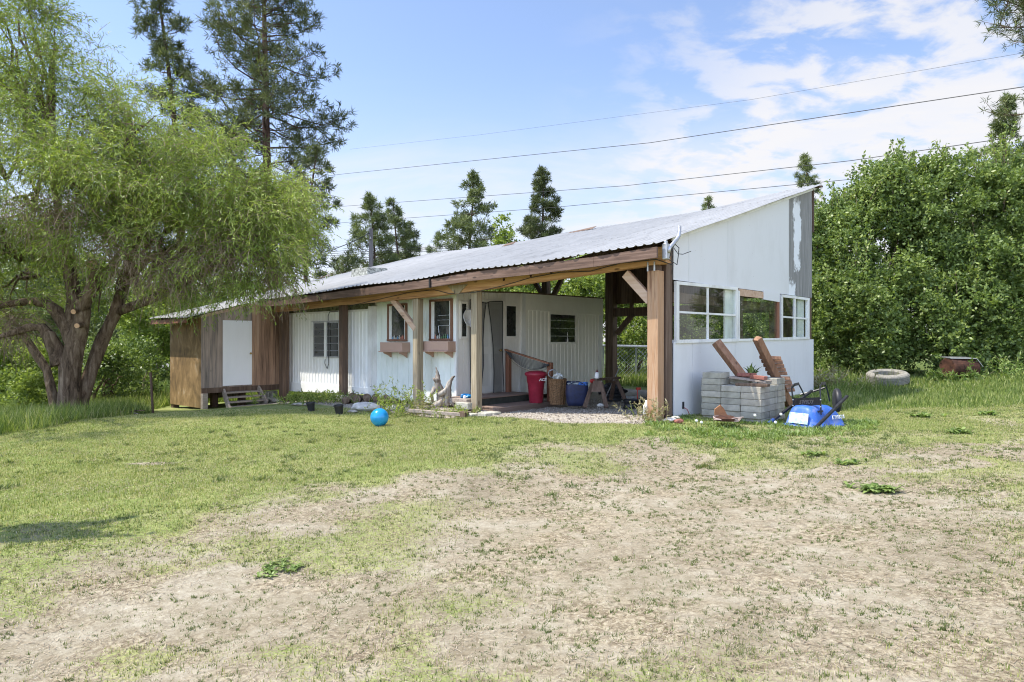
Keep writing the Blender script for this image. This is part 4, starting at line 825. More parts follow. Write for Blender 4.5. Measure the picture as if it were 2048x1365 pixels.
dsp = bpy.data.textures.new('bark_relief', 'CLOUDS'); dsp.noise_scale = .16
sb = trunk.modifiers.new('s', 'SUBSURF'); sb.levels = 1; sb.render_levels = 1; sb.subdivision_type = 'SIMPLE'
dm = trunk.modifiers.new('d', 'DISPLACE'); dm.texture = dsp; dm.strength = .09
cutm = plain('sawn_wood_face', (.58, .36, .20), .8, 0, .15, 20)
for (x, y, dd, r2, tx, tz) in ((184, 529, -.5, .125, .1, .5), (147, 624, -.35, .06, .1, -.2), (154, 652, -.42, .06, .2, -.1), (61, 605, -.15, .045, -.3, 0)):
    c = Vector(A(x, y, dd)); d_ = (Vector((tx, -1, tz))).normalized(); mb = MB(); mb.tube([c-d_*-.0-Vector((0, 0, 0))+d_*-.25, c], [r2*1.05, r2], 14); s_ = mb.build('sawn_stub', M['bark'], trunk)
    mb = MB(); mb.tube([c+d_*.001, c+d_*.012], [r2*.93, r2*.9], 14); mb.build('cut_face', cutm, trunk)
# crown: strands of narrow leaves that start in a mass and hang
def ell(x, y, dd, rx, ry, rd):
    if x >= 290 and dd > 0: dd -= .95
    c = A(x, y, dd); s_ = (WD+dd)/F; return (c, (rx*s_, rd, ry*s_))
WB = [(ell(70, 150, .2, 130, 120, 1.5), 1500), (ell(-60, 240, 0, 110, 140, 1.6), 650), (ell(150, 250, 0, 120, 100, 1.7), 1250), (ell(40, 350, -.8, 130, 110, 1.6), 1300), (ell(-50, 480, -.6, 90, 110, 1.5), 450),
      (ell(180, 380, -1.0, 120, 80, 1.5), 1150), (ell(290, 260, .8, 100, 80, 1.5), 1000), (ell(300, 350, .2, 120, 80, 1.6), 1100), (ell(410, 370, .6, 110, 80, 1.5), 1100), (ell(505, 420, .6, 85, 62, 1.4), 1200),
      (ell(560, 430, .4, 48, 60, 1.1), 800), (ell(440, 440, -.4, 110, 60, 1.2), 900), (ell(330, 500, -1.0, 110, 60, 1.1), 700), (ell(100, 470, -.6, 110, 60, 1.4), 600), (ell(470, 540, -.6, 80, 45, .8), 480), (ell(540, 510, .2, 48, 50, .9), 500),
      (ell(400, 570, -.5, 70, 35, .7), 280), (ell(230, 470, -.9, 90, 70, 1.2), 480), (ell(20, 50, .2, 90, 50, 1.1), 320), (ell(90, 40, .3, 70, 30, 1.0), 300), (ell(40, 600, .8, 90, 60, 1.0), 260), (ell(-10, 540, -.9, 90, 80, 1.0), 420), (ell(60, 520, .9, 80, 60, 1.0), 260), (ell(240, 590, .8, 60, 50, .8), 160),
      (ell(-330, 300, -2.2, 240, 190, 2.6), 1100), (ell(-160, 360, -1.6, 140, 160, 2.0), 600), (ell(-300, 250, -5.0, 170, 120, 1.9), 500)]
LP = []; LR = []; TW = []
for (C, r), n in WB:
    n = int(n*.64); m_ = max(4, n//24); P0, d0 = blobpts(C, r, m_, .30); ix = rng.integers(0, m_, n); P = P0[ix]+rng.normal(size=(n, 3))*np.array([.17, .17, .10]); d = unit(d0[ix]+rng.normal(size=(n, 3))*.3); K = 12; step = (.045+.04*rng.random((n, 1)))
    v = unit(d*np.array([1, 1, .5])+np.array([0, 0, .55])+rng.normal(size=(n, 3))*.45); drop = (.05+.15*rng.random((n, 1))); shade = (rng.random(m_)[ix]*.6+.4*rng.random(n)); Q = P.copy(); prev = P
    droopy = 1.0 if C[2] < 6.2 else .75
    tw = [P]
    for k in range(K):
        v = unit(v+np.array([0, 0, -1.0])*drop*droopy+rng.normal(size=(n, 3))*.10); Q = Q+v*step
        dd = unit(v+rng.normal(size=(n, 3))*.55+np.array([0, 0, -.35])); LP.append(leaves(Q, dd, .075+.065*rng.random(n), .015+.011*rng.random(n))); LR.append(np.clip(shade*.6+.4*rng.random(n), 0, 1))
        dd = unit(v+rng.normal(size=(n, 3))*.6+np.array([0, 0, -.3]))
        if k % 2: LP.append(leaves(Q, dd, .07+.06*rng.random(n), .012+.008*rng.random(n))); LR.append(np.clip(shade*.6+.4*rng.random(n), 0, 1))
        tw.append(Q)
    sel = rng.random(n) < .5
    for a, b in zip(tw[0:-3:3], tw[3::3]):
        a = a[sel]; b = b[sel]; s_ = unit(np.cross(b-a, rng.normal(size=a.shape)))*.004; TW.append(np.stack([a-s_, a+s_, b+s_, b-s_], 1))
bulk('crown', np.concatenate(LP), M['willow'], wil, rnd=np.concatenate(LR))
# bare hanging twigs
for (x, y, dd, rx, ry, n) in ((450, 500, -1.1, 90, 40, 420), (330, 540, -1.0, 90, 50, 260), (90, 420, -1.9, 110, 40, 280), (20, 650, 0, 60, 40, 260), (230, 500, -1.5, 80, 50, 200), (540, 560, -.8, 40, 30, 120)):
    C, r = ell(x, y, dd, rx, ry, .5); P, d = blobpts(C, r, n, .0); v = unit(rng.normal(size=(n, 3))*.8+np.array([.4, 0, .2])); Q = P
    for k in range(9):
        v = unit(v+np.array([0, 0, -.22])+rng.normal(size=(n, 3))*.16); Q2 = Q+v*.11; s_ = unit(np.cross(v, rng.normal(size=Q.shape)))*(.006-.0005*k); TW.append(np.stack([Q-s_, Q+s_, Q2+s_, Q2-s_], 1)); Q = Q2
bulk('twigs', np.concatenate(TW), M['twig'], wil)
mb = MB()
for (C, r), n in WB:
    for k in range(4):
        P, d = blobpts(C, r, 1, .1); st_ = np.array(C)*.55+np.array(A(200 if C[0] > -10 else 100, 500, .3))*.45; mb.tube(curve(st_, P[0], .35, 5, .10), [.05, .04, .034, .026, .018, .008], 5)
mb.build('branches', M['bark'], wil, smooth_=True)
# ---- pines
def pine(name, base, H, Rc, cs, nb, label, group, mat, seed, lean=0, dens=1.0, tuft=.30, nw=.030, shape='tall', aim=None, ntw=14):
    """base point, height, crown radius, crown start fraction"""
    rs = np.random.default_rng(seed); base = np.array(base, float); r0 = root(name, tuple(base), label, 'pine tree', group)
    def cen(t_): return base+np.array([lean*t_*H+.25*math.sin(t_*5+seed), .2*math.sin(t_*4), t_*H])
    tr = MB(); ts = np.linspace(0, 1, 11); tr.tube([tuple(cen(a)) for a in ts], [H*.0135*(1-a*.93)+.015 for a in ts], 9)
    tr.build('trunk', M['pbark'], r0, smooth_=True); br = MB(); T0 = []; TV = []
    for i in range(nb):
        t_ = cs+(1-cs)*((i+rs.random())/nb)**(.9); q = (t_-cs)/(1-cs)
        if shape == 'tall': w = Rc*(.55+.55*math.sin(min(q*1.25+.25, 1)*math.pi*.72))*(1-q**2.6)*(.55+.75*rs.random())
        else: w = Rc*1.95*(1-q)**.72*(.45+.7*rs.random())+.15; d_up = 1
        a = rs.random()*6.283; up = -.18+.75*q+.2*rs.normal() if shape == 'tall' else .0+.38*q+.12*rs.normal()
        d = np.array([math.cos(a), math.sin(a), up]); d /= np.linalg.norm(d); p0 = cen(t_); pts = [p0]; v = d.copy(); L = max(w, .2); ns = 5
        for k in range(ns):
            v = v+np.array([0, 0, (-.10 if k < 2 else (.20 if shape == 'tall' else .10))])+rs.normal(size=3)*.14; v /= np.linalg.norm(v); pts.append(pts[-1]+v*L/ns)
        rr = .012+.012*L*.9; br.tube([tuple(p) for p in pts], [rr*(1-.17*k) for k in range(ns+1)], 4, cap=False)
        m_ = int((3+ntw*L/max(Rc, .1))*dens)
        for k in range(m_):
            f_ = (.35+.68*rs.random()**.7)*ns*.99; f_ = min(f_, ns-.01); j = int(f_); pp = pts[j]+(pts[j+1]-pts[j])*(f_-j)
            sd = rs.normal(size=3)*np.array([1, 1, .55]); sd /= np.linalg.norm(sd); ln = L*(.10+.16*rs.random())*(1.25-.7*f_/ns)+.08; e = pp+sd*ln+np.array([0, 0, .05*L])
            if ln > .35: br.tube([tuple(pp), tuple(e)], [.012, .006], 3, cap=False)
            T0.append(e); TV.append(unit(sd+v+np.array([0, 0, .5]))); 
            if ln > .6: T0.append(pp+sd*ln*.55); TV.append(unit(sd+np.array([0, 0, .6])))
        T0.append(pts[-1]); TV.append(v)
    for k in range(int(6*dens)): T0.append(cen(1.0-.012*k)); TV.append(np.array([0, 0, 1.0]))
    tuft = tuft*.86; T0 = np.array(T0); TV = np.array(TV); K = 20; n = len(T0); c = np.repeat(T0, K, 0)+rs.normal(size=(n*K, 3))*tuft*.13; d = unit(np.repeat(TV, K, 0)*.55+rs.normal(size=(n*K, 3))*.75)
    P = leaves(c, d, tuft*(.6+.6*rs.random(n*K)), nw*(.8+.5*rs.random(n*K))); rn = np.clip(np.repeat(rs.random(n), K)*.6+rs.random(n*K)*.4, 0, 1)
    br.build('branches', M['pbark'], r0); bulk('crown', P, mat, r0, rnd=rn); return r0
def pinepx(name, xb, xt, yt, D, ybase, Rpx, cs, nb, label, group, mat, seed, **k):
    top = At(xt, yt, D); gx = (xb-CX)/F*D; z0 = float(gz(gx, D)); H = top.z-z0; return pine(name, (gx, D, z0), H, Rpx*D/F, cs, nb, label, group, mat, seed, lean=(top.x-gx)/H, **k)
PG = 'pines behind the building'
pinepx('tall_pine', 562, 512, -190, 34, 0, 128, .38, 150, 'tallest pine behind the house, its tall bare lower trunk rising beside the willow crown', PG, M['pine'], 3, tuft=.42, nw=.034, dens=1.05, ntw=15)
pinepx('tall_pine', 375, 318, -60, 38, 0, 95, .36, 110, 'tall dark pine rising out of the top of the willow, left of the tallest pine', PG, M['pine'], 5, tuft=.42, nw=.036, dens=1.1)
pinepx('slim_pine', 604, 632, 300, 30, 0, 75, .12, 60, 'slim dark pine with wide side branches showing just past the right edge of the willow', PG, M['pine'], 8, tuft=.34, nw=.032, shape='cone', ntw=12)
pinepx('young_pine', 742, 742, 395, 48, 0, 62, .06, 95, 'bushy pine behind the roof directly behind the utility pole', PG, M['pine2'], 11, tuft=.46, nw=.042, shape='cone', dens=.9)
pinepx('young_pine', 795, 793, 403, 52, 0, 42, .08, 80, 'narrow pointed pine just right of the utility pole behind the roof', PG, M['pine2'], 12, tuft=.46, nw=.042, shape='cone', dens=.8)
pinepx('young_pine', 828, 826, 448, 56, 0, 26, .08, 50, 'thin short pine at the right end of the pine group by the utility pole', PG, M['pine'], 13, tuft=.46, nw=.042, shape='cone', dens=.7)
pinepx('young_pine', 877, 876, 470, 60, 0, 30, .08, 40, 'small pine just clearing the roof between the two pine groups', PG, M['pine2'], 14, tuft=.5, nw=.046, shape='cone', dens=.7)
pinepx('young_pine', 944, 942, 352, 46, 0, 60, .06, 100, 'open conical pine standing alone above the middle of the roof', PG, M['pine2'], 15, tuft=.42, nw=.05, shape='cone', dens=.85)
pinepx('young_pine', 1081, 1080, 343, 50, 0, 50, .06, 110, 'dense dark pine right of the open conical pine above the roof', PG, M['pine'], 16, tuft=.44, nw=.042, shape='cone', dens=1.15)
pinepx('young_pine', 1611, 1611, 312, 60, 0, 45, .06, 80, 'pine top showing above the peak of the gable', PG, M['pine2'], 17, tuft=.5, nw=.046, shape='cone')
pinepx('young_pine', 1420, 1420, 398, 70, 0, 40, .06, 60, 'tip of a small pine barely showing over the roof edge', PG, M['pine2'], 18, tuft=.55, nw=.07, shape='cone', dens=.6)
pinepx('young_pine', 2012, 2016, 196, 36, 0, 62, .06, 95, 'pine rising behind the big green bush at the far right', PG, M['pine2'], 19, tuft=.36, nw=.042, shape='cone')
pinepx('tall_pine', 2255, 2255, -420, 20, 0, 235, .50, 130, 'pine cut off by the right edge, one needled bough showing in the top corner', PG, M['pine'], 21, tuft=.30, nw=.022, dens=1.2)
# dark reddish pine trunk behind the willow
pinepx('tall_pine', 262, 264, 330, 24, 0, 60, .70, 40, 'pine with a reddish bare trunk standing between the willow and the shed', PG, M['pine'], 23, tuft=.3, nw=.03)
# ---- broad leaved shrubs
def shrub(name, base, blobs, n, ls, mat, label, cat='bush', group=None, stems=8, twig=.6, clus=14, shoots=0, shl=1.0):
    """blobs: (centre, radii) in metres relative to base; leaves in sprays along short shoots"""
    base = np.array(base, float); r0 = root(name, tuple(base), label, cat, group); P = []; Rn = []; tot = sum(b[1][0]*b[1][1]+b[1][0]*b[1][2] for b in blobs)
    br = MB()
    for C, r in blobs:
        C = np.array(C)+base; m_ = int(n*(r[0]*r[1]+r[0]*r[2])/tot/clus); ns = max(5, int(9*(r[0]*r[2])**.6)); SQ, sd_ = blobpts(C, np.array(r)*.92, ns*2, .75); ii = rng.integers(0, ns*2, m_); lr = (.28+.30*rng.random(ns*2))[ii][:, None]*min(1.3, .45+r[0]*.35); dl_ = unit(rng.normal(size=(m_, 3))+sd_[ii]*.7+np.array([0, 0, .35])); Q = SQ[ii]+dl_*lr*(.7+.3*rng.random((m_, 1))); d = dl_
        v = unit(d+np.array([0, 0, .55])+rng.normal(size=(m_, 3))*.5); L = (.20+.40*rng.random((m_, 1))**2)*twig; sh = rng.random(m_)
        for k in range(clus):
            f_ = (k+.5)/clus; c = Q+v*L*f_*1.6+rng.normal(size=(m_, 3))*ls*.35; dd = unit(v*.5+rng.normal(size=(m_, 3))*.8+np.array([0, 0, -.15]))
            P.append(leaves(c, dd, ls*(.7+.6*rng.random(m_)), ls*(.45+.3*rng.random(m_)))); Rn.append(np.clip(sh*.5+.5*rng.random(m_), 0, 1))
        for k in range(max(2, int(stems/len(blobs)))):
            q, _ = blobpts(C, np.array(r)*.8, 1, 0); s0 = base+np.array([(C[0]-base[0])*.5*rng.random(), .2*rng.normal(), -.1]); br.tube(curve(s0, q[0], .2, 5, .08), [.05, .04, .032, .025, .016, .006], 5)
    for C, r in blobs:
        C = np.array(C)+base
        for k in range(shoots):
            a = rng.random()*6.283; q = C+np.array([math.cos(a)*r[0]*.85*rng.random(), math.sin(a)*r[1]*.5, 0]); e = math.sqrt(max(0, 1-((q[0]-C[0])/r[0])**2)); q[2] = C[2]+r[2]*e*.9; Lh = (.35+.75*rng.random())*shl; d = unit(np.array([.25*rng.normal(), .2*rng.normal(), 1.0])); m2 = int(34*Lh/shl*1.6)
            f2 = rng.random((m2, 1)); c = q+d*Lh*f2+rng.normal(size=(m2, 3))*.07*(1.25-f2); P.append(leaves(c, unit(d*.7+rng.normal(size=(m2, 3))*.7), ls*(.8+.5*rng.random(m2)), ls*.55)); Rn.append(np.clip(.4+.6*rng.random(m2), 0, 1)); br.tube([tuple(q-d*.2), tuple(q+d*Lh)], [.010, .004], 3, cap=False)
    br.build('stems', M['bark'], r0); bulk('foliage', np.concatenate(P), mat, r0, rnd=np.concatenate(Rn)); return r0
def shrubpx(name, D, ells, n, ls, mat, label, **k):
    xb = ells[0][0]; gx = (xb-CX)/F*D; base = np.array((gx, D, float(gz(gx, D)))); bl = []
    for (x, y, rx, ry, dd, rd) in ells: c = np.array(At(x, y, D+dd)); s_ = (D+dd)/F; bl.append((c-base, (rx*s_, rd, ry*s_)))
    return shrub(name, base, bl, n, ls, mat, label, **k)
BG_ = 'big bushes along the right side'
shrubpx('broadleaf_bush', 20.5, [(1760, 560, 110, 190, 0, 1.8), (1700, 640, 90, 110, -.6, 1.5), (1690, 500, 75, 100, .6, 1.4), (1790, 430, 85, 90, .3, 1.5), (1800, 680, 120, 80, -.8, 1.2), (1810, 372, 45, 42, .4, .9), (1650, 500, 50, 80, .8, 1.0), (1645, 590, 45, 110, .8, 1.0), (1650, 700, 50, 60, .2, .9), (1740, 600, 60, 120, .9, .8)], 98000, .108, M['bush'], 'huge green broadleaf bush behind the tyre, nearest the white gable', group=BG_, stems=20, shoots=12)
shrubpx('broadleaf_bush', 20.0, [(1960, 580, 120, 190, 0, 1.9), (1930, 440, 100, 95, .2, 1.5), (2040, 490, 90, 140, .2, 1.6), (1900, 660, 110, 90, -.9, 1.3), (2040, 660, 110, 90, -.9, 1.3), (1985, 375, 70, 55, .4, 1.0), (1880, 395, 50, 55, .6, 1.0), (1940, 560, 80, 140, .9, .8), (1870, 560, 60, 140, .8, .8)], 98000, .108, M['bush'], 'huge green broadleaf bush behind the rusty drum', group=BG_, stems=20, shoots=12)
shrubpx('broadleaf_bush', 20.5, [(2200, 560, 130, 190, 0, 2), (2150, 440, 100, 100, 0, 1.6)], 30000, .11, M['bush'], 'broadleaf bush cut off by the right edge of the view', group=BG_, stems=8)
SG = 'bright shrubs seen through the carport'
shrubpx('green_shrub', 27, [(1250, 640, 60, 80, 0, 1.5), (1290, 600, 70, 60, .5, 1.5), (1215, 590, 60, 50, .5, 1.3)], 26000, .12, M['bush2'], 'yellow green shrub seen past the back post of the carport', group=SG, cat='shrub')
shrubpx('green_shrub', 29, [(1130, 610, 80, 70, 0, 1.8), (1050, 600, 70, 60, .5, 1.6), (1180, 570, 60, 50, 1, 1.3)], 26000, .13, M['bush2'], 'bright shrub showing above the flat roof of the mobile home', group=SG, cat='shrub')
shrubpx('green_shrub', 28, [(1400, 640, 60, 70, 0, 1.6), (1450, 620, 60, 70, .5, 1.6), (1360, 600, 50, 60, .5, 1.5)], 26000, .12, M['bush2'], 'bright shrub seen through the four paned gable window', group=SG, cat='shrub')
shrubpx('green_shrub', 27, [(1530, 630, 60, 80, 0, 1.8), (1590, 600, 60, 90, .5, 1.8)], 20000, .12, M['bush'], 'darker shrub seen through the middle gable window', group=SG, cat='shrub')
shrubpx('green_shrub', 31, [(985, 600, 60, 60, 0, 1.6), (925, 610, 60, 50, .5, 1.6)], 14000, .13, M['bush2'], 'bright shrub behind the beam above the entry door', group=SG, cat='shrub')
shrubpx('poplar', 44, [(1012, 500, 18, 40, 0, .8), (1008, 462, 7, 24, 0, .35)], 2600, .2, M['bush2'], 'pale green poplar sprig between the two pines over the roof', cat='tree')
LG = 'shrubs behind the willow'
shrubpx('green_shrub', 24, [(300, 670, 60, 55, 0, 1.5), (335, 640, 50, 60, .6, 1.4)], 20000, .11, M['bush2'], 'bright shrub between the willow trunk and the shed', group=LG, cat='shrub')
shrubpx('green_shrub', 19.5, [(205, 770, 60, 60, 0, 1.2), (250, 740, 50, 55, .5, 1.0)], 14000, .09, M['bush'], 'dark tangled shrub just behind the right side of the willow trunk', group=LG, cat='shrub')
shrubpx('green_shrub', 17.5, [(20, 760, 80, 55, 0, 1.1), (-60, 740, 70, 70, 0, 1.2), (70, 790, 50, 35, -.6, .8)], 20000, .085, M['bush2'], 'leafy thicket left of the willow trunk', group=LG, cat='shrub')
shrubpx('green_shrub', 30, [(60, 620, 110, 110, 0, 2.5), (180, 640, 90, 90, 0, 2.4)], 26000, .15, M['pine2'], 'dark bush filling the view behind the willow trunk', group=LG, cat='shrub')
# distant tree belt: one crown mesh copied, each tree its own object
def far_tree(name, base, H, w, mat, label, seed): return shrub(name, base, [((0, 0, H*.55), (w, w, H*.42)), ((w*.5, 0, H*.4), (w*.7, w*.7, H*.3)), ((-w*.5, .2, H*.38), (w*.7, w*.7, H*.3)), ((0.1, 0, H*.85), (w*.5, w*.5, H*.2))], 6500, .30, mat, label, cat='tree', group='distant belt of trees', stems=8, clus=10)
ft = [far_tree('distant_tree', (-22, 42, -1.0), 8, 3.2, M['bush'], 'distant round tree far behind the left lawn', 1), far_tree('distant_tree', (16, 48, 0), 7.0, 3.0, M['bush2'], 'distant bright tree far behind the carport', 2)]
cnt = {}
for (px_, D, s, k) in ((-260, 40, 1.2, 0), (-140, 46, 1.3, 1), (-30, 41, 1.1, 0), (90, 46, 1.2, 0), (200, 50, 1.2, 1), (390, 52, 1.0, 0), (470, 56, 1.0, 0), (560, 60, 1.0, 1), (640, 55, .75, 0), (900, 62, .8, 0), (1010, 58, .8, 1), (1120, 60, .8, 0), (1300, 52, .8, 0), (1390, 58, .8, 1), (1480, 54, .85, 0), (1560, 60, .9, 1), (1640, 52, .95, 0), (2150, 40, 1.1, 0), (2260, 44, 1.2, 1)):
    x = (px_-CX)/F*D; side_ = ('behind the willow' if px_ < 400 else 'behind the house' if px_ < 1200 else 'behind the carport' if px_ < 1660 else 'beyond the right bushes')
    copy_thing(ft[k], (x, D, float(gz(x, D))), 'distant leafy tree %s, %s from the left there' % (side_, ('first', 'second', 'third', 'fourth', 'fifth', 'sixth', 'seventh')[cnt.setdefault(side_, 0)]), rz=random.random()*6, s=s, group='distant belt of trees %s' % side_); cnt[side_] += 1
# ---- utility pole and wires
UPp = At(742, 458, 36); up = root('utility_pole', (UPp.x, 36, float(gz(UPp.x, 36))), 'grey wooden utility pole behind the roof in front of the pines', 'utility pole')
mb = MB(); mb.tube([(UPp.x, 36, float(gz(UPp.x, 36))-.2), (UPp.x, 36, UPp.z)], [.17, .11], 10); mb.build('pole', M['pole'], up, smooth_=True)
mb = MB(); mb.lathe([(.04, 0), (.05, .06), (.025, .1), (.04, .14)], (UPp.x, 35.85, UPp.z-.6), 8); mb.build('insulator', M['galv'], up)
def wire(name, pts, r, label, sag=.0):
    P = []
    for (a, b) in zip(pts[:-1], pts[1:]):
        p = At(*a); q = At(*b)
        for i in range(13 if b is pts[-1] else 12): t_ = i/12; w_ = p.lerp(q, t_); w_.z -= sag*4*t_*(1-t_); P.append(w_)
    mb = MB(); mb.tube(P, r, 4); o = mb.build(name, M['wire'], None, tuple(P[0])); tag(o, label, 'cable', 'overhead cables'); return o
wire('power_line', [(400, 384, 60), (690, 348, 48), (1300, 286, 28), (2048, 174, 17), (2500, 95, 13)], .013, 'thick overhead power line running highest but one across the sky')
wire('power_line', [(300, 438, 70), (660, 415, 55), (1250, 372, 34), (1700, 322, 25), (2048, 272, 20), (2500, 190, 16)], .014, 'overhead power line crossing behind the pine tops and the gable peak')
wire('power_line', [(300, 468, 70), (655, 448, 55), (1100, 416, 38), (1735, 356, 27), (2048, 318, 22), (2500, 255, 18)], .014, 'lowest long overhead line passing just above the gable peak')
wire('power_line', [(700, 299, 60), (960, 270, 50), (1500, 200, 32), (2048, 106, 22), (2500, 10, 16)], .006, 'thin pale wire highest in the sky')
wire('drop_wire', [(742, 465, 36), (635, 508, 33), (560, 530, 31)], .022, 'slack service wire dropping left from the utility pole', sag=.12)
for i, (y0, y1) in enumerate(((499, 487), (503, 491), (507, 496))):
    wire('phone_line', [(500, y0+14, 44), (742, y0, 38), (1060, y1, 44)], .014, ('topmost', 'middle', 'lowest')[i]+' of the three thin lines running low behind the roof past the utility pole')
# ---- chain link fence beyond the carport
fb = root('chain_link_fence', tuple(Vector((4.0, 25, -.1))), 'chain link fence with a pale top rail seen through the carport', 'fence')
mb = MB(); a = At(1150, 691, 24.5); b = At(1480, 697, 24.5); mb.tube([a, b], .05, 7); mb.build('top_rail', M['galv'], fb)
for px_ in (1207, 1272, 1345, 1420): c = At(px_, 693, 24.5); mb = MB(); mb.tube([c, (c.x, c.y, -.2)], .035, 7); mb.build('fence_post', M['galv'], fb)
mb = MB()
for k in range(40):
    for s in (1, -1):
        x0 = a.x+(b.x-a.x)*k/40; mb.tube([(x0, 24.52, -.1), (x0+s*1.1, 24.52, 1.0)], .006, 3, cap=False)
mb.build('wire_mesh', M['galv'], fb)
# steel T post by the willow
g0 = At(307, 812, 15.8); mb = MB(); tp = At(301, 745, 15.8); mb.beam((g0.x, g0.y, -.75), tuple(tp), .04, .04); mb.beam((g0.x-.01, g0.y+.02, -.72), (tp.x, tp.y+.02, tp.z-.02), .012, .05)
o = mb.build('fence_post', M['oldwood'], None, (g0.x, g0.y, -.6)); tag(o, 'thin dark steel fence post standing in the grass left of the shed', 'fence post')

# limb of a garden tree standing just outside the left edge; its shadow lies on the lawn
sn = root('garden_tree', (-8.2, 4.3, float(gz(-8.2, 4.3))), 'small tree just past the left edge whose limb shadow falls on the lawn', 'tree')
mb = MB(); mb.tube([(-8.2, 4.3, -.3), (-8.1, 4.3, 1.5), (-7.7, 4.4, 2.6), (-6.6, 4.5, 3.2), (-5.5, 4.62, 3.3), (-4.95, 4.7, 3.25)], [.18, .16, .14, .12, .11, .07], 8); mb.tube([(-5.6, 4.6, 3.3), (-5.2, 4.9, 3.35), (-4.9, 5.1, 3.3)], [.09, .08, .05], 6); mb.build('trunk', M['bark'], sn, smooth_=True)
P = []
for (cx2, cy2, rx, ry, n2) in ((-5.55, 4.58, .62, .05, 2600), (-5.45, 4.85, .28, .07, 800), (-6.5, 4.6, .7, .4, 900)):
    c = np.array([cx2, cy2, 3.3])+rng.normal(size=(n2, 3))*np.array([rx*.5, ry*.6, .12]); P.append(leaves(c, rng.normal(size=(n2, 3)), .10, .05))
bulk('crown', np.concatenate(P), M['bush'], sn)
# ================================================================== THINGS ROUND THE CARPORT
ROTB = Matrix.Rotation(-R(41.3), 3, 'Z')
def text_mesh(name, s, size, mat, M4, parent, ext=.002, shear=0):
    cu = bpy.data.curves.new(name, 'FONT'); cu.body = s; cu.size = size; cu.extrude = ext; cu.align_x = 'CENTER'; cu.align_y = 'CENTER'; cu.shear = shear; cu.offset = size*.012
    tmp = bpy.data.objects.new('tmp_text', cu); COL.objects.link(tmp); me = bpy.data.meshes.new_from_object(tmp.evaluated_get(bpy.context.evaluated_depsgraph_get())); bpy.data.objects.remove(tmp)
    L = Vector(LOC[parent.name]); me.transform(Matrix.Translation(-L) @ M4); me.materials.clear(); me.materials.append(mat); o = bpy.data.objects.new(name, me); COL.objects.link(o); o.parent = parent; LOC[o.name] = tuple(L); return o
# ball
D = Gd(759, 853); rb = 18.2*D/F; c = At(759, 836, D); gzc = float(gz(c.x, c.y)); mb = MB(); n = 20
mb.lathe([(max(rb*math.sin(math.pi*k/n), .001), -rb*math.cos(math.pi*k/n)) for k in range(n+1)], (c.x, c.y, gzc+rb*.98), 32); o = mb.build('exercise_ball', M['ball'], None, (c.x, c.y, gzc), smooth_=True); tag(o, 'shiny blue ball lying on the lawn edge in front of the logs', 'ball')
# ---- concrete block stack
Dn = 10.35; cn = At(1523, 848, Dn); us, vs0 = uv_of(cn.x, cn.y); uL_ = PVuz(1402, 800, vs0)[0]; bl = (uL_-us)/3; vB = PUvz(1571, 800, us)[0]; bd = (vB-vs0)/3; hc = 13.1*Dn/F; zb_ = CAMZ-(848-CY)*Dn/F-.04
print('stack', us, vs0, bl, bd, hc, zb_)
GB = 'grey concrete blocks stacked against the gable wall'
def block_mesh(k):
    r2 = random.Random(k); mb = MB(); w, d, h = bl-.008, bd-.008, hc-.004
    e = .006; mb.hexa([(-w/2, -d/2, 0), (w/2, -d/2, 0), (w/2, d/2, 0), (-w/2, d/2, 0)], [(-w/2+r2.uniform(0, e), -d/2+r2.uniform(0, e), h), (w/2, -d/2+r2.uniform(0, e), h), (w/2-r2.uniform(0, e), d/2, h), (-w/2, d/2, h)])
    t = NT('concrete_tone_%d' % k); n = t.noise(5, 5, .65); sp = t.noise(60, 3, .7); b_ = [(.40, .38, .31), (.35, .33, .27), (.45, .42, .35), (.42, .38, .31)][k]
    c = t.ramp(n, [(.3, tuple(q*.62 for q in b_)), (.6, b_), (.8, tuple(min(q*1.2, 1) for q in b_))]); c = t.mix(t.rangev(sp, .35, .25, 0, .5), c, (.14, .13, .11)); t.bump(sp, .5, .006); return mb, t.set(c, .95, 0, .15)
BM = []
for k in range(4):
    mb, mt = block_mesh(k); o = mb.build('concrete_block', mt, None, (0, 0, 0), bevel=.006); BM.append(o)
used = set(); ordn = ['bottom', 'second', 'third', 'fourth', 'fifth', 'sixth', 'seventh', 'eighth', 'ninth']; rown = ['right corner', 'middle', 'left end']
def place_block(i, j, c, top=6):
    k = random.randrange(4); off = .035*random.uniform(-1, 1)-(.03 if (j == 0 and i == 2 and c == 5) else 0); u = us+bl*(i+.5)+random.uniform(-.008, .008)+(.12 if c % 2 and j > 0 and i == 0 else 0)*0; v = vs0+bd*(j+.5)+off*.6+(.015 if c < 2 else 0)
    loc = B(u, v, zb_+c*hc)
    if k in used: o = BM[k].copy(); COL.objects.link(o)
    else: o = BM[k]; used.add(k)
    o.location = loc; o.rotation_euler = (0, 0, -R(41.3)+R(random.uniform(-2.6, 2.6))+(math.pi if random.random() < .5 else 0))
    face = ('%s of the front face' % rown[i]) if j == 0 else ('%s of the right side' % ('middle' if j == 1 else 'back end')) if i == 0 else ('back %s, near the wall' % rown[i] if j == 2 else 'inner %s' % rown[i])
    tag(o, 'concrete block in the %s course of the stack, %s' % (ordn[c], face), 'concrete block', GB)
for c in range(6):
    for i in range(3):
        for j in range(3):
            if j == 0 or i == 0 or c == 5 or (j == 1): place_block(i, j, c)
for c in (6, 7): place_block(2, 0, c)
place_block(2, 1, 6); place_block(1, 1, 6); place_block(0, 2, 6); place_block(1, 2, 6)
zt6 = zb_+6*hc; zt7 = zb_+7*hc
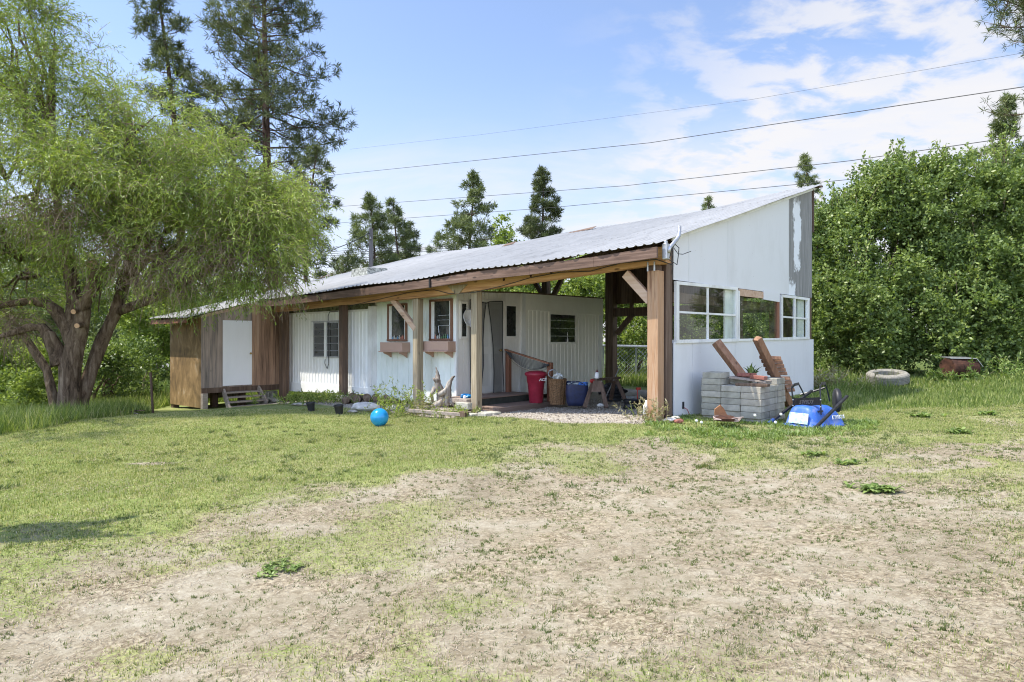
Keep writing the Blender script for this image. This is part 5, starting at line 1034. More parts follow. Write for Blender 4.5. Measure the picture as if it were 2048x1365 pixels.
# red bricks and boards lying on the stack
def brick(px_, v, z, rz, label, size=(.20, .10, .058), mat='brick', name='red_brick', tilt=0):
    u = PVuz(px_, 750, v)[0]; mb = MB(); mb.box((0, 0, size[2]/2), size); o = mb.build(name, M[mat], None, (0, 0, 0), bevel=.005); o.location = B(u, v, z); o.rotation_euler = (0, tilt, -R(41.3)+rz); return o
o = brick(1487, vs0+.42, zt7+.03, .1, ''); tag(o, 'left red brick on top of the block stack', 'brick', 'red bricks on the block stack')
o = brick(1500, vs0+.52, zt7+.03, -.25, ''); tag(o, 'middle red brick on the block stack, half behind the other two', 'brick', 'red bricks on the block stack')
o = brick(1517, vs0+.28, zt7+.0, -.15, '', (.26, .11, .06), tilt=.05); tag(o, 'longest red brick, at the right front on top of the block stack', 'brick', 'red bricks on the block stack')
o = brick(1500, vs0+.38, zt7-.03, -.02, '', (.62, .30, .035), 'stair', 'loose_board', tilt=.09); tag(o, 'grey weathered board tilted under the bricks on the block stack', 'board')
o = brick(1505, vs0+.10, zt6, .03, '', (.52, .14, .045), 'oldwood', 'loose_board'); tag(o, 'dark reddish board lying along the front edge of the block stack', 'board')
# sprig growing behind the bricks
def plant(name, x, y, D, n, L, h, label, mat='weed', cat='weed', spread=.6, wide=.3, group=None, zoff=0, loc=None, up=.5, arch=.35):
    """rosette of long bent leaves"""
    b = loc or At(x, y, D); b = np.array(b)+np.array([0, 0, zoff]); P = []
    for i in range(n):
        a = rng.random()*6.283; el = up+(1-up)*rng.random(); d = np.array([math.cos(a)*spread*(1.2-el), math.sin(a)*spread*(1.2-el), el*h/L]); d /= np.linalg.norm(d); l = L*(.55+.6*rng.random()); s_ = np.cross(d, [0, 0, 1]); s_ /= np.linalg.norm(s_)+1e-6
        c0 = b+rng.normal(size=3)*np.array([.3, .3, 0])*L*.25; prev = c0; w = l*wide
        for k in range(3):
            d2 = d+np.array([0, 0, -arch*(k)*.8]); d2 /= np.linalg.norm(d2); nx = prev+d2*l/3; w0 = w*(.35, .5, .35)[k]; w1 = w*(.5, .35, .02)[k]; P.append([prev-s_*w0, prev+s_*w0, nx+s_*w1, nx-s_*w1]); prev = nx
    o = bulk(name, np.array(P), M[mat], None, tuple(b)); tag(o, label, cat, group); return o
plant('leafy_sprig', 1500, 735, 11.0, 20, .26, .20, 'dark leafy sprig sticking up behind the red bricks', spread=.8, wide=.22, mat='bush', loc=B(PVuz(1503, 750, vs0+.78)[0], vs0+.78, zt7+.01))
# ---- leaning timbers
Da, Db = 11.25, 10.75
tb = At(1478, 745, 11.12); ta = At(1432, 684, 11.3)
d = (tb-ta).normalized(); mb = MB(); mb.beam(ta, ta+d*.86, .13, .13, up=(.3, -1, .2)); o = mb.build('leaning_timber', M['timber'], None, tuple(ta), bevel=.006); tag(o, 'thick brown timber leaning on the gable wall behind the left of the stack', 'timber', None)
bf = root('slatted_bench_frame', tuple(At(1576, 815, 11.2)), 'upended cedar bench frame with slats leaning on the gable wall behind the stack', 'bench')
a = At(1514, 677, 11.1); b = At(1580, 812, 11.6); mb = MB(); mb.beam(a, b, .115, .13, up=(.2, -1, .1)); mb.build('leg', M['timber'], bf, bevel=.006)
for (x0, y0, x1, y1, n_) in ((1519, 715, 1562, 717, 5), (1562, 757, 1580, 757, 4)):
    for k in range(n_):
        p_ = At(x0+k*3.7*1.05, y0+k*8.0, 11.32+k*.03); q_ = At(x1+k*3.0*1.0, y1+k*7.6, 11.38+k*.03); mb = MB(); mb.beam(p_, q_, .064, .022, up=(.2, -1, .4)); mb.build('slat', M['timber'], bf, bevel=.003)
# ---- terracotta shard + coil by the stack
c = At(1447, 838, 10.0); mb = MB(); P = [(-.11, 0), (-.13, .08), (-.14, .15), (-.06, .22), (.0, .16), (.06, .06), (.09, 0)]
n = len(P); mb.hexa([(c.x+x, c.y+.04*math.cos(i), c.z+z) for i, (x, z) in enumerate(P)], [(c.x+x, c.y+.04*math.cos(i)+.02, c.z+z) for i, (x, z) in enumerate(P)]); o = mb.build('pot_shard', M['terracotta'], None, tuple(c)); tag(o, 'curved orange terracotta pot shard leaning on the blocks', 'pot shard')
c = At(1453, 843, 9.85); mb = MB()
for k in range(4): mb.tube([(c.x+(.19+.012*k)*math.cos(a)+.01*k, c.y+.12*math.sin(a), c.z+.02+.012*k+.015*math.sin(2*a+k)) for a in np.linspace(0, 6.28, 25)], .007, 5)
o = mb.build('wire_coil', plain('old_pink_cord', (.50, .38, .33), .7), None, tuple(c)); tag(o, 'loose pale coil of cord in the grass in front of the stack', 'coil')
mb = MB(); mb.lathe([(.02, .0), (.16, .01), (.17, .05), (.10, .08), (.02, .07)], tuple(c-Vector((0, -.02, .0))), 14); o = mb.build('clay_saucer', M['rust'], None, tuple(c)); tag(o, 'rusty brown dish lying under the cord coil by the stack', 'dish')
# stones by the footing
def stone(x, y, w, h, label, mat='stone', D=None, sc=(1, .7), group=None, name='stone', flat=False):
    D = D or Gd(x, y); c = At(x, y, D); w = w*D/F/2; h = h*D/F; bm = bmesh.new(); bmesh.ops.create_icosphere(bm, subdivisions=3, radius=1)
    sd = random.random()*50
    for v in bm.verts:
        p = v.co; k = 1+.35*(vnoise(np.array(p.x*1.7+sd), np.array(p.y*1.7+p.z*2.1), 4)-.5)+.15*(vnoise(np.array(p.x*5+sd), np.array(p.y*5+p.z*4), 5)-.5); z = p.z*k
        v.co = Vector((p.x*k*w, p.y*k*w*sc[1], (z*.5+.42)*h if not flat else max(-.1, min(z, .55))*h))
    me = bpy.data.meshes.new(name); bm.to_mesh(me); bm.free(); me.materials.append(M[mat]); o = bpy.data.objects.new(name, me); COL.objects.link(o); o.location = c; tag(o, label, 'stone', group); return o
SG2 = 'stones by the corner post footing'
stone(1341, 843, 26, 8, 'flat pale stone on the footing right of the corner post', 'stonegrey', 10.3, group=SG2); stone(1357, 847, 20, 10, 'reddish round stone beside the footing under the gable corner', 'brick', 10.2, group=SG2); stone(1329, 846, 14, 8, 'small grey stone on the footing edge', 'stone', 10.3, group=SG2); stone(1351, 838, 18, 6, 'flat grey stone against the gable corner', 'concrete', 10.45, group=SG2)
c = At(1293, 832, 10.75); mb = MB(); mb.lathe([(.05, 0), (.06, .05), (.055, .17), (.03, .22), (.018, .23), (.018, .26)], tuple(c), 14); o = mb.build('white_jug', M['whitepl'], None, tuple(c), smooth_=True); tag(o, 'white plastic jug standing left of the orange corner post', 'jug')
# ---- upturned wheelbarrow
Dw = 10.0; wb_ = At(1636, 856, Dw); wbr = root('wheelbarrow', tuple(wb_), 'upturned blue wheelbarrow with black steel handles and legs in the grass', 'wheelbarrow')
# tub: lofted rings from rim (on the ground) to the base (on top)
ax = Vector((.87, .49, 0)).normalized(); ay = Vector((-ax.y, ax.x, 0)); C0 = At(1630, 858, 9.75); TL, TW_ = .90, .60
def tubpt(s, t_, z): return C0+ax*s+ay*t_+Vector((0, 0, z))
rings = []; nt = 40
for zf, i0, i1, it in [(q_[0]*.82,)+q_[1:] for q_ in ((0, -.03, -.03, -.03), (.014, -.035, -.035, -.035), (.03, 0, 0, 0), (.12, .015, .05, .025), (.24, .035, .13, .06), (.33, .06, .22, .10), (.375, .09, .29, .15), (.385, .15, .36, .2))]:
    ring = []
    for k in range(nt):
        a = 2*math.pi*k/nt; ca, sa = math.cos(a), math.sin(a); e = .42; x = abs(ca)**e*(1 if ca > 0 else -1); y = abs(sa)**e*(1 if sa > 0 else -1)
        s_ = i0+(TL-i0-i1)*(x+1)/2; nose = max(0, x)**2*.22; t_ = TW_/2+y*(TW_/2-it)*(1-nose); ring.append(tubpt(s_, t_, zf))
    rings.append(ring)
mb = MB()
for r_2 in rings: mb.v += [tuple(p) for p in r_2]
for i in range(len(rings)-1):
    for k in range(nt): j = (k+1) % nt; mb.f.append((i*nt+k, i*nt+j, (i+1)*nt+j, (i+1)*nt+k)); mb.m.append(0)
mb.f.append(tuple(range((len(rings)-1)*nt, len(rings)*nt))); mb.m.append(0)
tub = mb.build('tub', M['blue'], wbr, smooth_=True)
# sticker on the near side
def fro(x, y, D): return At(x, y, D)
q = [tubpt(.022, .45, .21), tubpt(.022, .12, .21), tubpt(-.006, .12, .05), tubpt(-.006, .45, .05)]
t = NT('sticker_print'); v_ = t.n.new('ShaderNodeTexVoronoi'); v_.inputs['Scale'].default_value = 22; t.l.new(t.tc, v_.inputs[0]); c_ = t.ramp(v_.outputs['Color'], [(.2, (.75, .78, .76)), (.45, (.35, .62, .62)), (.6, (.8, .82, .8)), (.8, (.35, .45, .45))]); ms = t.set(c_, .4)
mb = MB(); mb.hexa(q, [p-ax*.012 for p in q]); mb.build('sticker', ms, tub)
# frame: two rails, legs, cross plate
rA = [tubpt(-.22, .66, .02), tubpt(.3, .66, .25), tubpt(.85, .66, .50)]; rB = [tubpt(-.10, -.05, .0), tubpt(.3, -.05, .22), tubpt(.72, -.05, .47)]
for rr in (rA, rB):
    mb = MB(); mb.beam(rr[0], rr[2], .045, .035); hd = mb.build('handle', M['black'], wbr, bevel=.004)
mb = MB(); mb.tube([rA[0]-(rA[2]-rA[0]).normalized()*.01, rA[0]+(rA[2]-rA[0]).normalized()*.13], .03, 10); mb.build('grip', plain('blue_grip', (.02, .06, .22), .5), wbr)
for pts in ([(1590, 828, 10.45), (1586, 800, 10.45), (1583, 776, 10.45), (1589, 770, 10.5), (1597, 768, 10.58), (1604, 781, 10.7), (1611, 797, 10.8)], [(1642, 830, 9.85), (1641, 800, 9.85), (1640, 775, 9.9), (1644, 768, 9.95), (1650, 767, 10.05), (1655, 782, 10.15), (1659, 801, 10.25)]):
    mb = MB(); P = [fro(*p) for p in pts]
    for a, b in zip(P[:-1], P[1:]): mb.beam(a, b+(b-a).normalized()*.01, .045, .018, up=(1, -.3, .2))
    mb.build('leg', M['black'], wbr, bevel=.003)
pl = [fro(1588, 797, 10.42), fro(1640, 795, 9.86), fro(1640, 811, 9.86), fro(1588, 813, 10.42)]
mb = MB(); mb.hexa([pl[3], pl[2], pl[1], pl[0]], [p+Vector((0, .012, 0)) for p in (pl[3], pl[2], pl[1], pl[0])]); pt = mb.build('cross_plate', M['black'], wbr, bevel=.003)
mb = MB(); mb.beam(fro(1588, 826, 10.4), fro(1645, 823, 9.84), .03, .03); mb.build('cross_bar', M['black'], wbr)
xv = (pl[1]-pl[0]).normalized(); zv = Vector((0, 0, 1)); yv = zv.cross(xv).normalized()
def frame4(c, xv, yv_up, n_): m_ = Matrix((( xv.x, yv_up.x, n_.x, c.x), (xv.y, yv_up.y, n_.y, c.y), (xv.z, yv_up.z, n_.z, c.z), (0, 0, 0, 1))); return m_
cc = (pl[0]+pl[2])/2; nrm = yv if yv.y < 0 else -yv
text_mesh('lettering', 'KOBALT', .085, plain('dark_relief', (.10, .10, .105), .4, .3), frame4(cc+nrm*.004, -xv, -zv, nrm), pt, .003, .15)
nS = (-ay+Vector((0, 0, .25))).normalized(); upS = (Vector((0, 0, 1))-nS*nS.z).normalized()
text_mesh('lettering', 'KOBALT', .082, M['whitepl'], frame4(tubpt(.57, .022, .145)+nS*.016, -ax, -upS, nS), tub, .003)
for (x, y, D_) in ((1586, 800, 10.43), (1586, 812, 10.43), (1641, 800, 9.84), (1641, 814, 9.84)): mb = MB(); mb.lathe([(.012, 0), (.012, .01), (.004, .014)], fro(x, y, D_), 8, Matrix.Rotation(R(90), 3, 'X')); mb.build('bolt', M['galv'], wbr)
mb = MB(); Mw = Matrix.Rotation(R(90), 3, 'Y') @ Matrix.Rotation(.3, 3, 'X'); wc = tubpt(.98, .3, .36); mb.lathe([(.08, -.04), (.17, -.045), (.195, -.02), (.195, .02), (.17, .045), (.08, .04)], wc, 24, Mw); mb.build('wheel', M['blackpl'], wbr, smooth_=True)
mb = MB(); mb.tube([fro(1600, 790, 11.0), fro(1628, 783, 10.9), fro(1650, 776, 10.8)], .018, 6); mb.build('wheel_strut', M['black'], wbr)
# ---- tyre and drum by the bush
D = Gd(1775, 770); c = At(1775, 768, D); rt = 38*D/F; zg = float(gz(c.x, c.y)); ty = root('truck_tyre', (c.x, c.y, zg), 'old dusty tyre lying flat in the grass in front of the bush', 'tyre')
Mt = Matrix.Rotation(R(-5), 3, 'Y') @ Matrix.Rotation(R(9), 3, 'X'); w_ = rt*.58; mb = MB()
prof = [(rt*.60, .03), (rt*.66, 0), (rt*.90, .01), (rt*.97, .04)]
for k in range(5): z = .05+(w_-.10)*k/5; dz = (w_-.10)/5; prof += [(rt, z+.004), (rt, z+dz*.8), (rt*.97, z+dz*.82), (rt*.97, z+dz*.98)]
prof += [(rt*.97, w_-.04), (rt*.90, w_-.01), (rt*.68, w_), (rt*.60, w_-.04), (rt*.60, .03)]
mb.lathe(prof, (c.x, c.y, zg+.05), 48, Mt, cap=False); mb.build('tread', M['rubber'], ty, smooth_=False)
mb = MB(); mb.lathe([(.05, 0), (rt*.58, .01), (rt*.6, .02)], (c.x, c.y, zg+rt*.3), 24, Mt); mb.build('dark_inside', M['blackpl'], ty)
D = Gd(1920, 759); c = At(1919, 757, D); s_ = D/F; dr_ = root('rusty_drum', tuple(c), 'rusty brown steel drum lying half in the grass under a bent metal sheet', 'drum')
mb = MB(); rd_ = 21*s_; ln = 56*s_; My = Matrix.Rotation(R(90), 3, 'Y') @ Matrix.Rotation(0, 3, 'Z'); pr = [(rd_*.96, -ln/2), (rd_, -ln/2+.02)]
for z in (-ln/6, ln/6): pr += [(rd_, z-.03), (rd_*1.03, z), (rd_, z+.03)]
pr += [(rd_, ln/2-.02), (rd_*.96, ln/2)]
mb.lathe(pr, c+Vector((0, 0, rd_*.95)), 28, Matrix.Rotation(R(8), 3, 'Z') @ My); mb.build('barrel', M['rust'], dr_, smooth_=False)
mb = MB(); q = [c+Vector((-ln*.5, -rd_*.7, rd_*1.9)), c+Vector((ln*.42, -rd_*.75, rd_*1.86)), c+Vector((ln*.42, rd_*.8, rd_*1.98)), c+Vector((-ln*.5, rd_*.8, rd_*2.0))]; mb.hexa(q, [p+Vector((0, 0, .015)) for p in q])
q = [c+Vector((ln*.42, -rd_*.75, rd_*1.86)), c+Vector((ln*.64, -rd_*.75, rd_*1.1)), c+Vector((ln*.66, rd_*.7, rd_*1.5)), c+Vector((ln*.42, rd_*.8, rd_*1.98))]; mb.hexa(q, [p+Vector((.012, 0, .01)) for p in q]); mb.build('bent_sheet', M['galv'], dr_)
# ---- porch deck and step
dk = root('porch_deck', B(4.3, 1.2, -.25), 'low weathered wooden porch deck with a dark step below the entry door', 'deck')
ud = 3.80; vd0 = .32; vd1 = PUvz(1130, 806, ud)[0]; zd = -.125
mb = MB(); k_ = 9; wd_ = (UE-.03-ud)/k_
for k in range(k_): mb.ubox(ud+wd_*(k+1)-.006, ud+wd_*k, vd0, vd1, zd-.03, zd)
mb.build('deck_boards', M['deck'], dk, bevel=.003)
mb = MB(); mb.ubox(ud+.04, ud+.001, vd0+.01, vd1-.01, -.32, zd-.032); mb.ubox(UE-.05, ud+.045, vd0+.01, vd0+.05, -.32, zd-.032); mb.build('rim_board', M['deck'], dk)
us2 = 4.38; va = PUvz(968, 794, us2)[0]; vb = PUvz(1066, 794, us2)[0]; zs = PUvz(1015, 791, us2)[1]; zs = max(zs, zd+.1); print('step', va, vb, zs, vd1)
mb = MB(); mb.ubox(UE-.03, us2, va-.3, vb, zd+.001, zs-.03); mb.build('step_riser', plain('dark_green_board', (.045, .05, .04), .8, 0, .3, 10), dk, bevel=.004)
mb = MB(); mb.ubox(UE-.03, us2-.03, va-.32, vb+.01, zs-.029, zs); mb.build('step_tread', M['deck'], dk, bevel=.004)
# handrail with sagging black netting
hr = root('handrail', B(4.3, vb, zd), 'short stained wooden handrail with black netting draped from it beside the step', 'handrail')
pf = PUvz(1017, 704, 4.95); pn = PUvz(1100, 728, ud+.06); vh = pn[0]; v_f = pf[0]
mb = MB(); mb.ubox(4.95+.055, 4.95-.055, v_f-.05, v_f+.05, zs, pf[1]); mb.build('post', M['rail'], hr, bevel=.004)
mb = MB(); mb.ubox(ud+.115, ud+.005, vh-.05, vh+.05, zd, pn[1]+.03); mb.build('post', M['rail'], hr, bevel=.004)
pa = Vector(B(5.0, v_f-.06, pf[1]+.05)); pb = Vector(B(ud+.04, vh-.06, pn[1]+.01)); mb = MB(); mb.beam(pa, pb, .09, .035); mb.build('top_rail', M['rail'], hr, bevel=.003)
mb = MB()
for k in range(9):
    s_ = .03+.045*k; P = []
    for i in range(13): t_ = i/12; p = pa.lerp(pb, t_); p = p+Vector((0, -.03-.004*k, -.03-s_*4*t_*(1-t_)*.62)); P.append(p)
    mb.tube(P, .007, 4)
mb.build('netting', M['wire'], hr)
mb = MB(); mb.tube([pa.lerp(pb, i/10)+Vector((0, -.02, -.10-.22*4*(i/10)*(1-i/10))) for i in range(11)], .005, 4); mb.build('string', M['twig'], hr)
# ---- red bin
Dr = 14.5
def gpt(x, y, D): c = At(x, y, D); return c
zr_ = float(gz(*B(3.9, 3.0, 0)[:2])); c = At(1072, 806, Dr); rr = .5*46*Dr/F
bn = root('red_trash_can', tuple(c), 'dark red plastic trash can with a lid behind the handrail', 'trash can')
mb = MB(); H_ = 62*Dr/F; mb.lathe([(rr*.56, 0), (rr*.60, .02), (rr*.72, H_*.62), (rr*.76, H_*.64), (rr*.84, H_*.86), (rr*.95, H_*.88), (rr*.95, H_*.92), (rr*.80, H_*.93)], tuple(c), 28); mb.build('bin_body', M['red'], bn, smooth_=True)
mb = MB(); mb.lathe([(rr*.97, H_*.90), (rr*1.0, H_*.93), (rr*.92, H_*.98), (rr*.5, H_*1.03), (rr*.1, H_*1.04)], tuple(c), 28); lid = mb.build('lid', M['red'], bn, smooth_=True)
text_mesh('lettering', 'ACE', .085, M['whitepl'], frame4(At(1085, 760, Dr-rr*.84), Vector((1, .25, 0)).normalized(), Vector((0, 0, 1)), Vector((.25, -1, 0)).normalized()), bn, .004, .3)
# wicker basket with white bag
c = At(1115, 809, 14.3); s_ = 14.3/F; bk = root('wicker_basket', tuple(c), 'tall brown wicker hamper heaped with plastic beside the handrail post', 'basket')
mb = MB(); n_ = 40; hh = 50*s_; rb_ = 17*s_
for k in range(12):
    z0, z1 = hh*k/12, hh*(k+1)/12; r0 = rb_*(.86+.16*k/12); mb.lathe([(r0, z0), (r0*1.045, (z0+z1)/2), (r0, z1)], tuple(c), 24, cap=(k in (0,)))
mb.build('woven_body', M['wicker'], bk, smooth_=False)
mb = MB()
for k in range(14): a = k*6.283/14; mb.tube([c+Vector((rb_*.88*math.cos(a), rb_*.88*math.sin(a), 0)), c+Vector((rb_*1.05*math.cos(a), rb_*1.05*math.sin(a), hh))], .010, 4)
mb.lathe([(rb_*1.03, hh-.02), (rb_*1.12, hh), (rb_*1.03, hh+.02), (rb_*.9, hh)], tuple(c), 24, cap=False); mb.build('rim', M['wicker'], bk)
def crumple(name, c, r, mat, label, cat, sq=(1, 1, .7), amp=.5, parent=None):
    bm = bmesh.new(); bmesh.ops.create_icosphere(bm, subdivisions=4, radius=1); sd = random.random()*99
    for v in bm.verts: p = v.co.copy(); k = 1+amp*(vnoise(np.array(p.x*2.2+sd), np.array(p.y*2.2+p.z*1.7), 3)-.5)+amp*.6*(vnoise(np.array(p.x*6+sd), np.array(p.y*6+p.z*5), 8)-.5); v.co = Vector((p.x*k*r*sq[0], p.y*k*r*sq[1], p.z*k*r*sq[2]))
    me = bpy.data.meshes.new(name); bm.to_mesh(me); bm.free(); me.materials.append(mat); o = bpy.data.objects.new(name, me); COL.objects.link(o)
    if parent: o.parent = parent; o.location = Vector(c)-Vector(LOC[parent.name])
    else: o.location = c; tag(o, label, cat)
    return o
crumple('plastic_bag', At(1117, 754, 14.25), .13, plain('white_film', (.6, .62, .6), .35, 0, .15), 'crumpled whitish plastic bag stuffed in the top of the wicker hamper', 'bag', (1, .8, .6))
mb = MB(); cc_ = At(1106, 748, 14.25); mb.tube([cc_+Vector((.10*math.cos(a), .02*math.sin(3*a), .09*math.sin(a))) for a in np.linspace(0, 6.28, 16)], .012, 5); o = mb.build('clear_ring', M['galv'], None, tuple(cc_)); tag(o, 'round wire loop poking out of the wicker hamper', 'wire loop')
# navy tote
c = At(1154, 811, 13.7); s_ = 13.7/F; tb_ = root('navy_tote_bag', tuple(c), 'dark navy woven tote bag full of bottles on the gravel', 'tote bag')
mb = MB(); W2 = 22*s_; D2 = 15*s_; H2 = 44*s_
for k in range(7):
    z = H2*k/6; f_ = .86+.16*math.sin(k/6*2.2); 
    for i in range(24):
        a = i/24*6.283; e = .5; x = W2*f_*abs(math.cos(a))**e*(1 if math.cos(a) > 0 else -1); y = D2*f_*abs(math.sin(a))**e*(1 if math.sin(a) > 0 else -1); mb.v.append((c.x+x+.008*math.sin(5*a+k), c.y+y, c.z+z+(.02*math.sin(3*a+1)+.03*math.sin(a) if k == 6 else 0)))
for k in range(6):
    for i in range(24): j = (i+1) % 24; mb.f.append((k*24+i, k*24+j, (k+1)*24+j, (k+1)*24+i)); mb.m.append(0)
mb.f.append(tuple(range(23, -1, -1))); mb.m.append(0); o = mb.build('bag_body', M['navy'], tb_, smooth_=True)
mb = MB(); 
for s2 in (-1, 1): mb.tube([c+Vector((-W2*.6, s2*D2*.8, H2)), c+Vector((-W2*.3, s2*D2*.5, H2*1.07)), c+Vector((W2*.2, s2*D2*.45, H2*1.06)), c+Vector((W2*.6, s2*D2*.8, H2*.98))], .012, 5)
mb.build('strap', M['navy'], tb_)
crumple('bottle_heap', c+Vector((-.08, -.02, H2*.96)), .11, plain('clear_bottle_plastic', (.45, .5, .52), .15, 0, .3, 20), 'shiny clear plastic bottles filling the left of the navy tote', 'bottles', (1, .8, .5), .8)
crumple('blue_packaging', c+Vector((.10, -.03, H2*.96)), .10, plain('blue_film', (.08, .22, .62), .3, 0, .3, 16), 'crumpled blue wrapper in the right of the navy tote', 'wrapper', (1, .8, .5), .8)
# ---- sawhorse
s_ = 13.4/F
sh = root('sawhorse', tuple(At(1200, 815, 13.4)), 'dark weathered sawhorse standing on the gravel by the trailer corner', 'sawhorse')
n1p, n2p = At(1190, 760, 13.45), At(1238, 756, 14.3)
mb = MB(); mb.beam(n1p, n2p, .10, .05); mb.build('top_beam', M['oldwood'], sh, bevel=.003)
for (x0, y0, D0_, x1, y1, D1_) in ((1186, 765, 13.5, 1169, 815, 13.3), (1202, 765, 13.4, 1213, 816, 13.2), (1228, 762, 14.2, 1222, 800, 14.5), (1233, 760, 14.2, 1252, 804, 14.1)):
    mb = MB(); mb.beam(At(x0, y0, D0_), At(x1, y1, D1_), .085, .035, up=(0, 1, .1)); mb.build('leg', M['oldwood'], sh, bevel=.003)
q = [At(1187, 762, 13.38), At(1203, 762, 13.33), At(1209, 784, 13.28), At(1182, 784, 13.33)]; mb = MB(); mb.hexa([q[3], q[2], q[1], q[0]], [p+Vector((0, .02, 0)) for p in (q[3], q[2], q[1], q[0])]); mb.build('end_gusset', M['oldwood'], sh)
c = At(1194, 757.5, 13.5); bt_ = root('spray_bottle', tuple(c), 'white bottle with a dark red cone cap standing on the sawhorse', 'bottle')
mb = MB(); mb.lathe([(.045, 0), (.05, .02), (.05, .09), (.03, .13), (.02, .135)], tuple(c), 16); mb.build('body', M['whitepl'], bt_, smooth_=True)
mb = MB(); mb.lathe([(.032, .115), (.02, .15), (.006, .19)], tuple(c), 12); mb.build('cap', plain('dark_red_cap', (.14, .02, .02), .5), bt_)
crumple('red_rag', At(1184, 762, 13.45), .05, plain('red_cloth', (.38, .03, .03), .8), 'small red rag hanging on the near end of the sawhorse', 'rag')
crumple('glass_jar', At(1201, 811, 13.1), .055, plain('dusty_glass', (.5, .5, .47), .15), 'small dusty glass jar on the gravel under the sawhorse', 'jar', (1.3, 1, .7), .3)
# dark heap behind: car wheels, rims
WG = 'old wheels on the carport gravel'
def wheel(x, y, D, r_, h_, label, mat='galv', tilt=(0, 0)):
    c = At(x, y, D); zg = float(gz(c.x, c.y)); w = root('wheel_rim', (c.x, c.y, zg), label, 'wheel rim', WG); Mx = Matrix.Rotation(tilt[0], 3, 'X') @ Matrix.Rotation(tilt[1], 3, 'Y')
    mb = MB(); mb.lathe([(r_*.8, 0), (r_, .01), (r_, .03), (r_*.86, .05), (r_*.82, h_*.5), (r_*.86, h_-.05), (r_, h_-.03), (r_, h_-.01), (r_*.93, h_), (r_*.85, h_-.03), (r_*.8, h_*.4)], (c.x, c.y, zg), 32, Mx, cap=False); mb.build('rim_ring', M[mat], w, smooth_=False)
    mb = MB(); mb.lathe([(r_*.82, h_*.55), (r_*.5, h_*.62), (r_*.45, h_*.8), (r_*.15, h_*.82), (.01, h_*.78)], (c.x, c.y, zg), 24, Mx, cap=False); mb.build('rim_disc', M[mat], w, smooth_=False)
wheel(1264, 810, 13.2, .19, .19, 'dark wheel rim standing nearest on the gravel behind the sawhorse', 'black'); wheel(1288, 806, 13.6, .17, .13, 'wheel rim partly hidden behind the orange corner post', 'black'); wheel(1262, 795, 14.8, .22, .12, 'flat wheel rim lying farther back on the carport gravel', 'galv')
wheel(1228, 792, 15.4, .26, .16, 'black wheel lying behind the far legs of the sawhorse', 'blackpl')
crumple('tarp_bundle', At(1222, 780, 15.8), .22, M['blackpl'], 'crumpled black tarp bundle beside the trailer corner', 'tarp', (1.5, 1, .6), .6)
c = At(1275, 800, 13.9); mb = MB(); mb.tube([c, c+Vector((.0, 0, .22))], .012, 6); mb.box(c+Vector((.02, 0, .24)), (.10, .05, .05)); o = mb.build('red_hand_tool', plain('red_tool_paint', (.5, .05, .03), .5), None, tuple(c)); tag(o, 'small red headed tool standing behind the wheel rims', 'tool')
c = At(1209, 800, 14.6); mb = MB(); mb.tube([c, At(1238, 738, 15.0)], .012, 6); o = mb.build('metal_rod', M['galv'], None, tuple(c)); tag(o, 'thin metal rod leaning up behind the sawhorse', 'rod')
# ---- driftwood stump, blue toy, lumber edging, pavers
Ds = 13.7; stp_ = root('driftwood_stump', tuple(At(888, 815, Ds)), 'twisted pale driftwood stump with two horns between the porch posts', 'driftwood')
def dw(pts, r): mb = MB(); mb.tube([At(x, y, Ds+d) for x, y, d in pts], r, 9); return mb
mb = dw([(884, 812, 0), (882, 795, .05), (880, 780, 0), (874, 763, 0), (876, 748, .05), (871, 733, .05)], [.13, .10, .085, .075, .035, .01]); mb2 = dw([(890, 815, 0), (897, 795, -.05), (895, 775, -.05), (901, 760, -.05), (911, 751, -.05)], [.10, .085, .075, .045, .01])
o1 = mb.build('trunk_piece', M['drift'], stp_, smooth_=True); o2 = mb2.build('horn', M['drift'], stp_, smooth_=True)
for pts, r in (([(884, 805, -.05), (868, 812, -.15), (850, 820, -.2)], [.08, .05, .015]), ([(876, 764, 0), (866, 757, -.05)], [.07, .02]), ([(892, 800, 0), (904, 806, -.1), (912, 815, -.1)], [.07, .05, .02]), ([(880, 790, -.1), (889, 783, -.15), (893, 776, -.1)], [.06, .05, .02]), ([(870, 775, 0), (863, 790, -.05), (866, 806, -.05)], [.05, .04, .03])):
    mb = dw(pts, r); mb.build('root_arm', M['drift'], stp_, smooth_=True)
for o in [o1, o2]:
    s1_ = o.modifiers.new('s', 'SUBSURF'); s1_.levels = 2; s1_.render_levels = 2; d1_ = o.modifiers.new('d', 'DISPLACE'); tx = bpy.data.textures.new('drift_relief', 'CLOUDS'); tx.noise_scale = .06; d1_.texture = tx; d1_.strength = .05
crumple('blue_toy', At(931, 793, 13.6), .10, plain('bright_blue_film', (.02, .22, .5), .3, 0, .3, 12), 'crumpled bright blue bag on the ledge beside the grey porch post', 'bag', (1.2, .8, .55), .6)
mb = MB(); mb.lathe([(.03, 0), (.03, .05), (.01, .06)], tuple(At(929, 797, 13.4)), 10); o = mb.build('small_white_cup', M['whitepl'], None, tuple(At(929, 797, 13.4))); tag(o, 'small white cup in front of the blue bag on the ledge', 'cup')
def lumber(x0, y0, D0_, x1, y1, D1_, w, h, mat, label, name='edging_board'):
    mb = MB(); a = At(x0, y0, D0_); b = At(x1, y1, D1_); mb.beam(a, b, w, h); o = mb.build(name, M[mat], None, tuple(a), bevel=.004); tag(o, label, 'board', 'boards edging the bed'); return o
lumber(818, 821, 12.95, 928, 830, 12.45, .09, .06, 'stair', 'long pale board edging the weed bed in front of the porch posts'); lumber(922, 828, 12.5, 934, 830, 12.4, .12, .10, 'oldwood', 'dark cut timber end at the right end of the bed edging', 'timber_end')
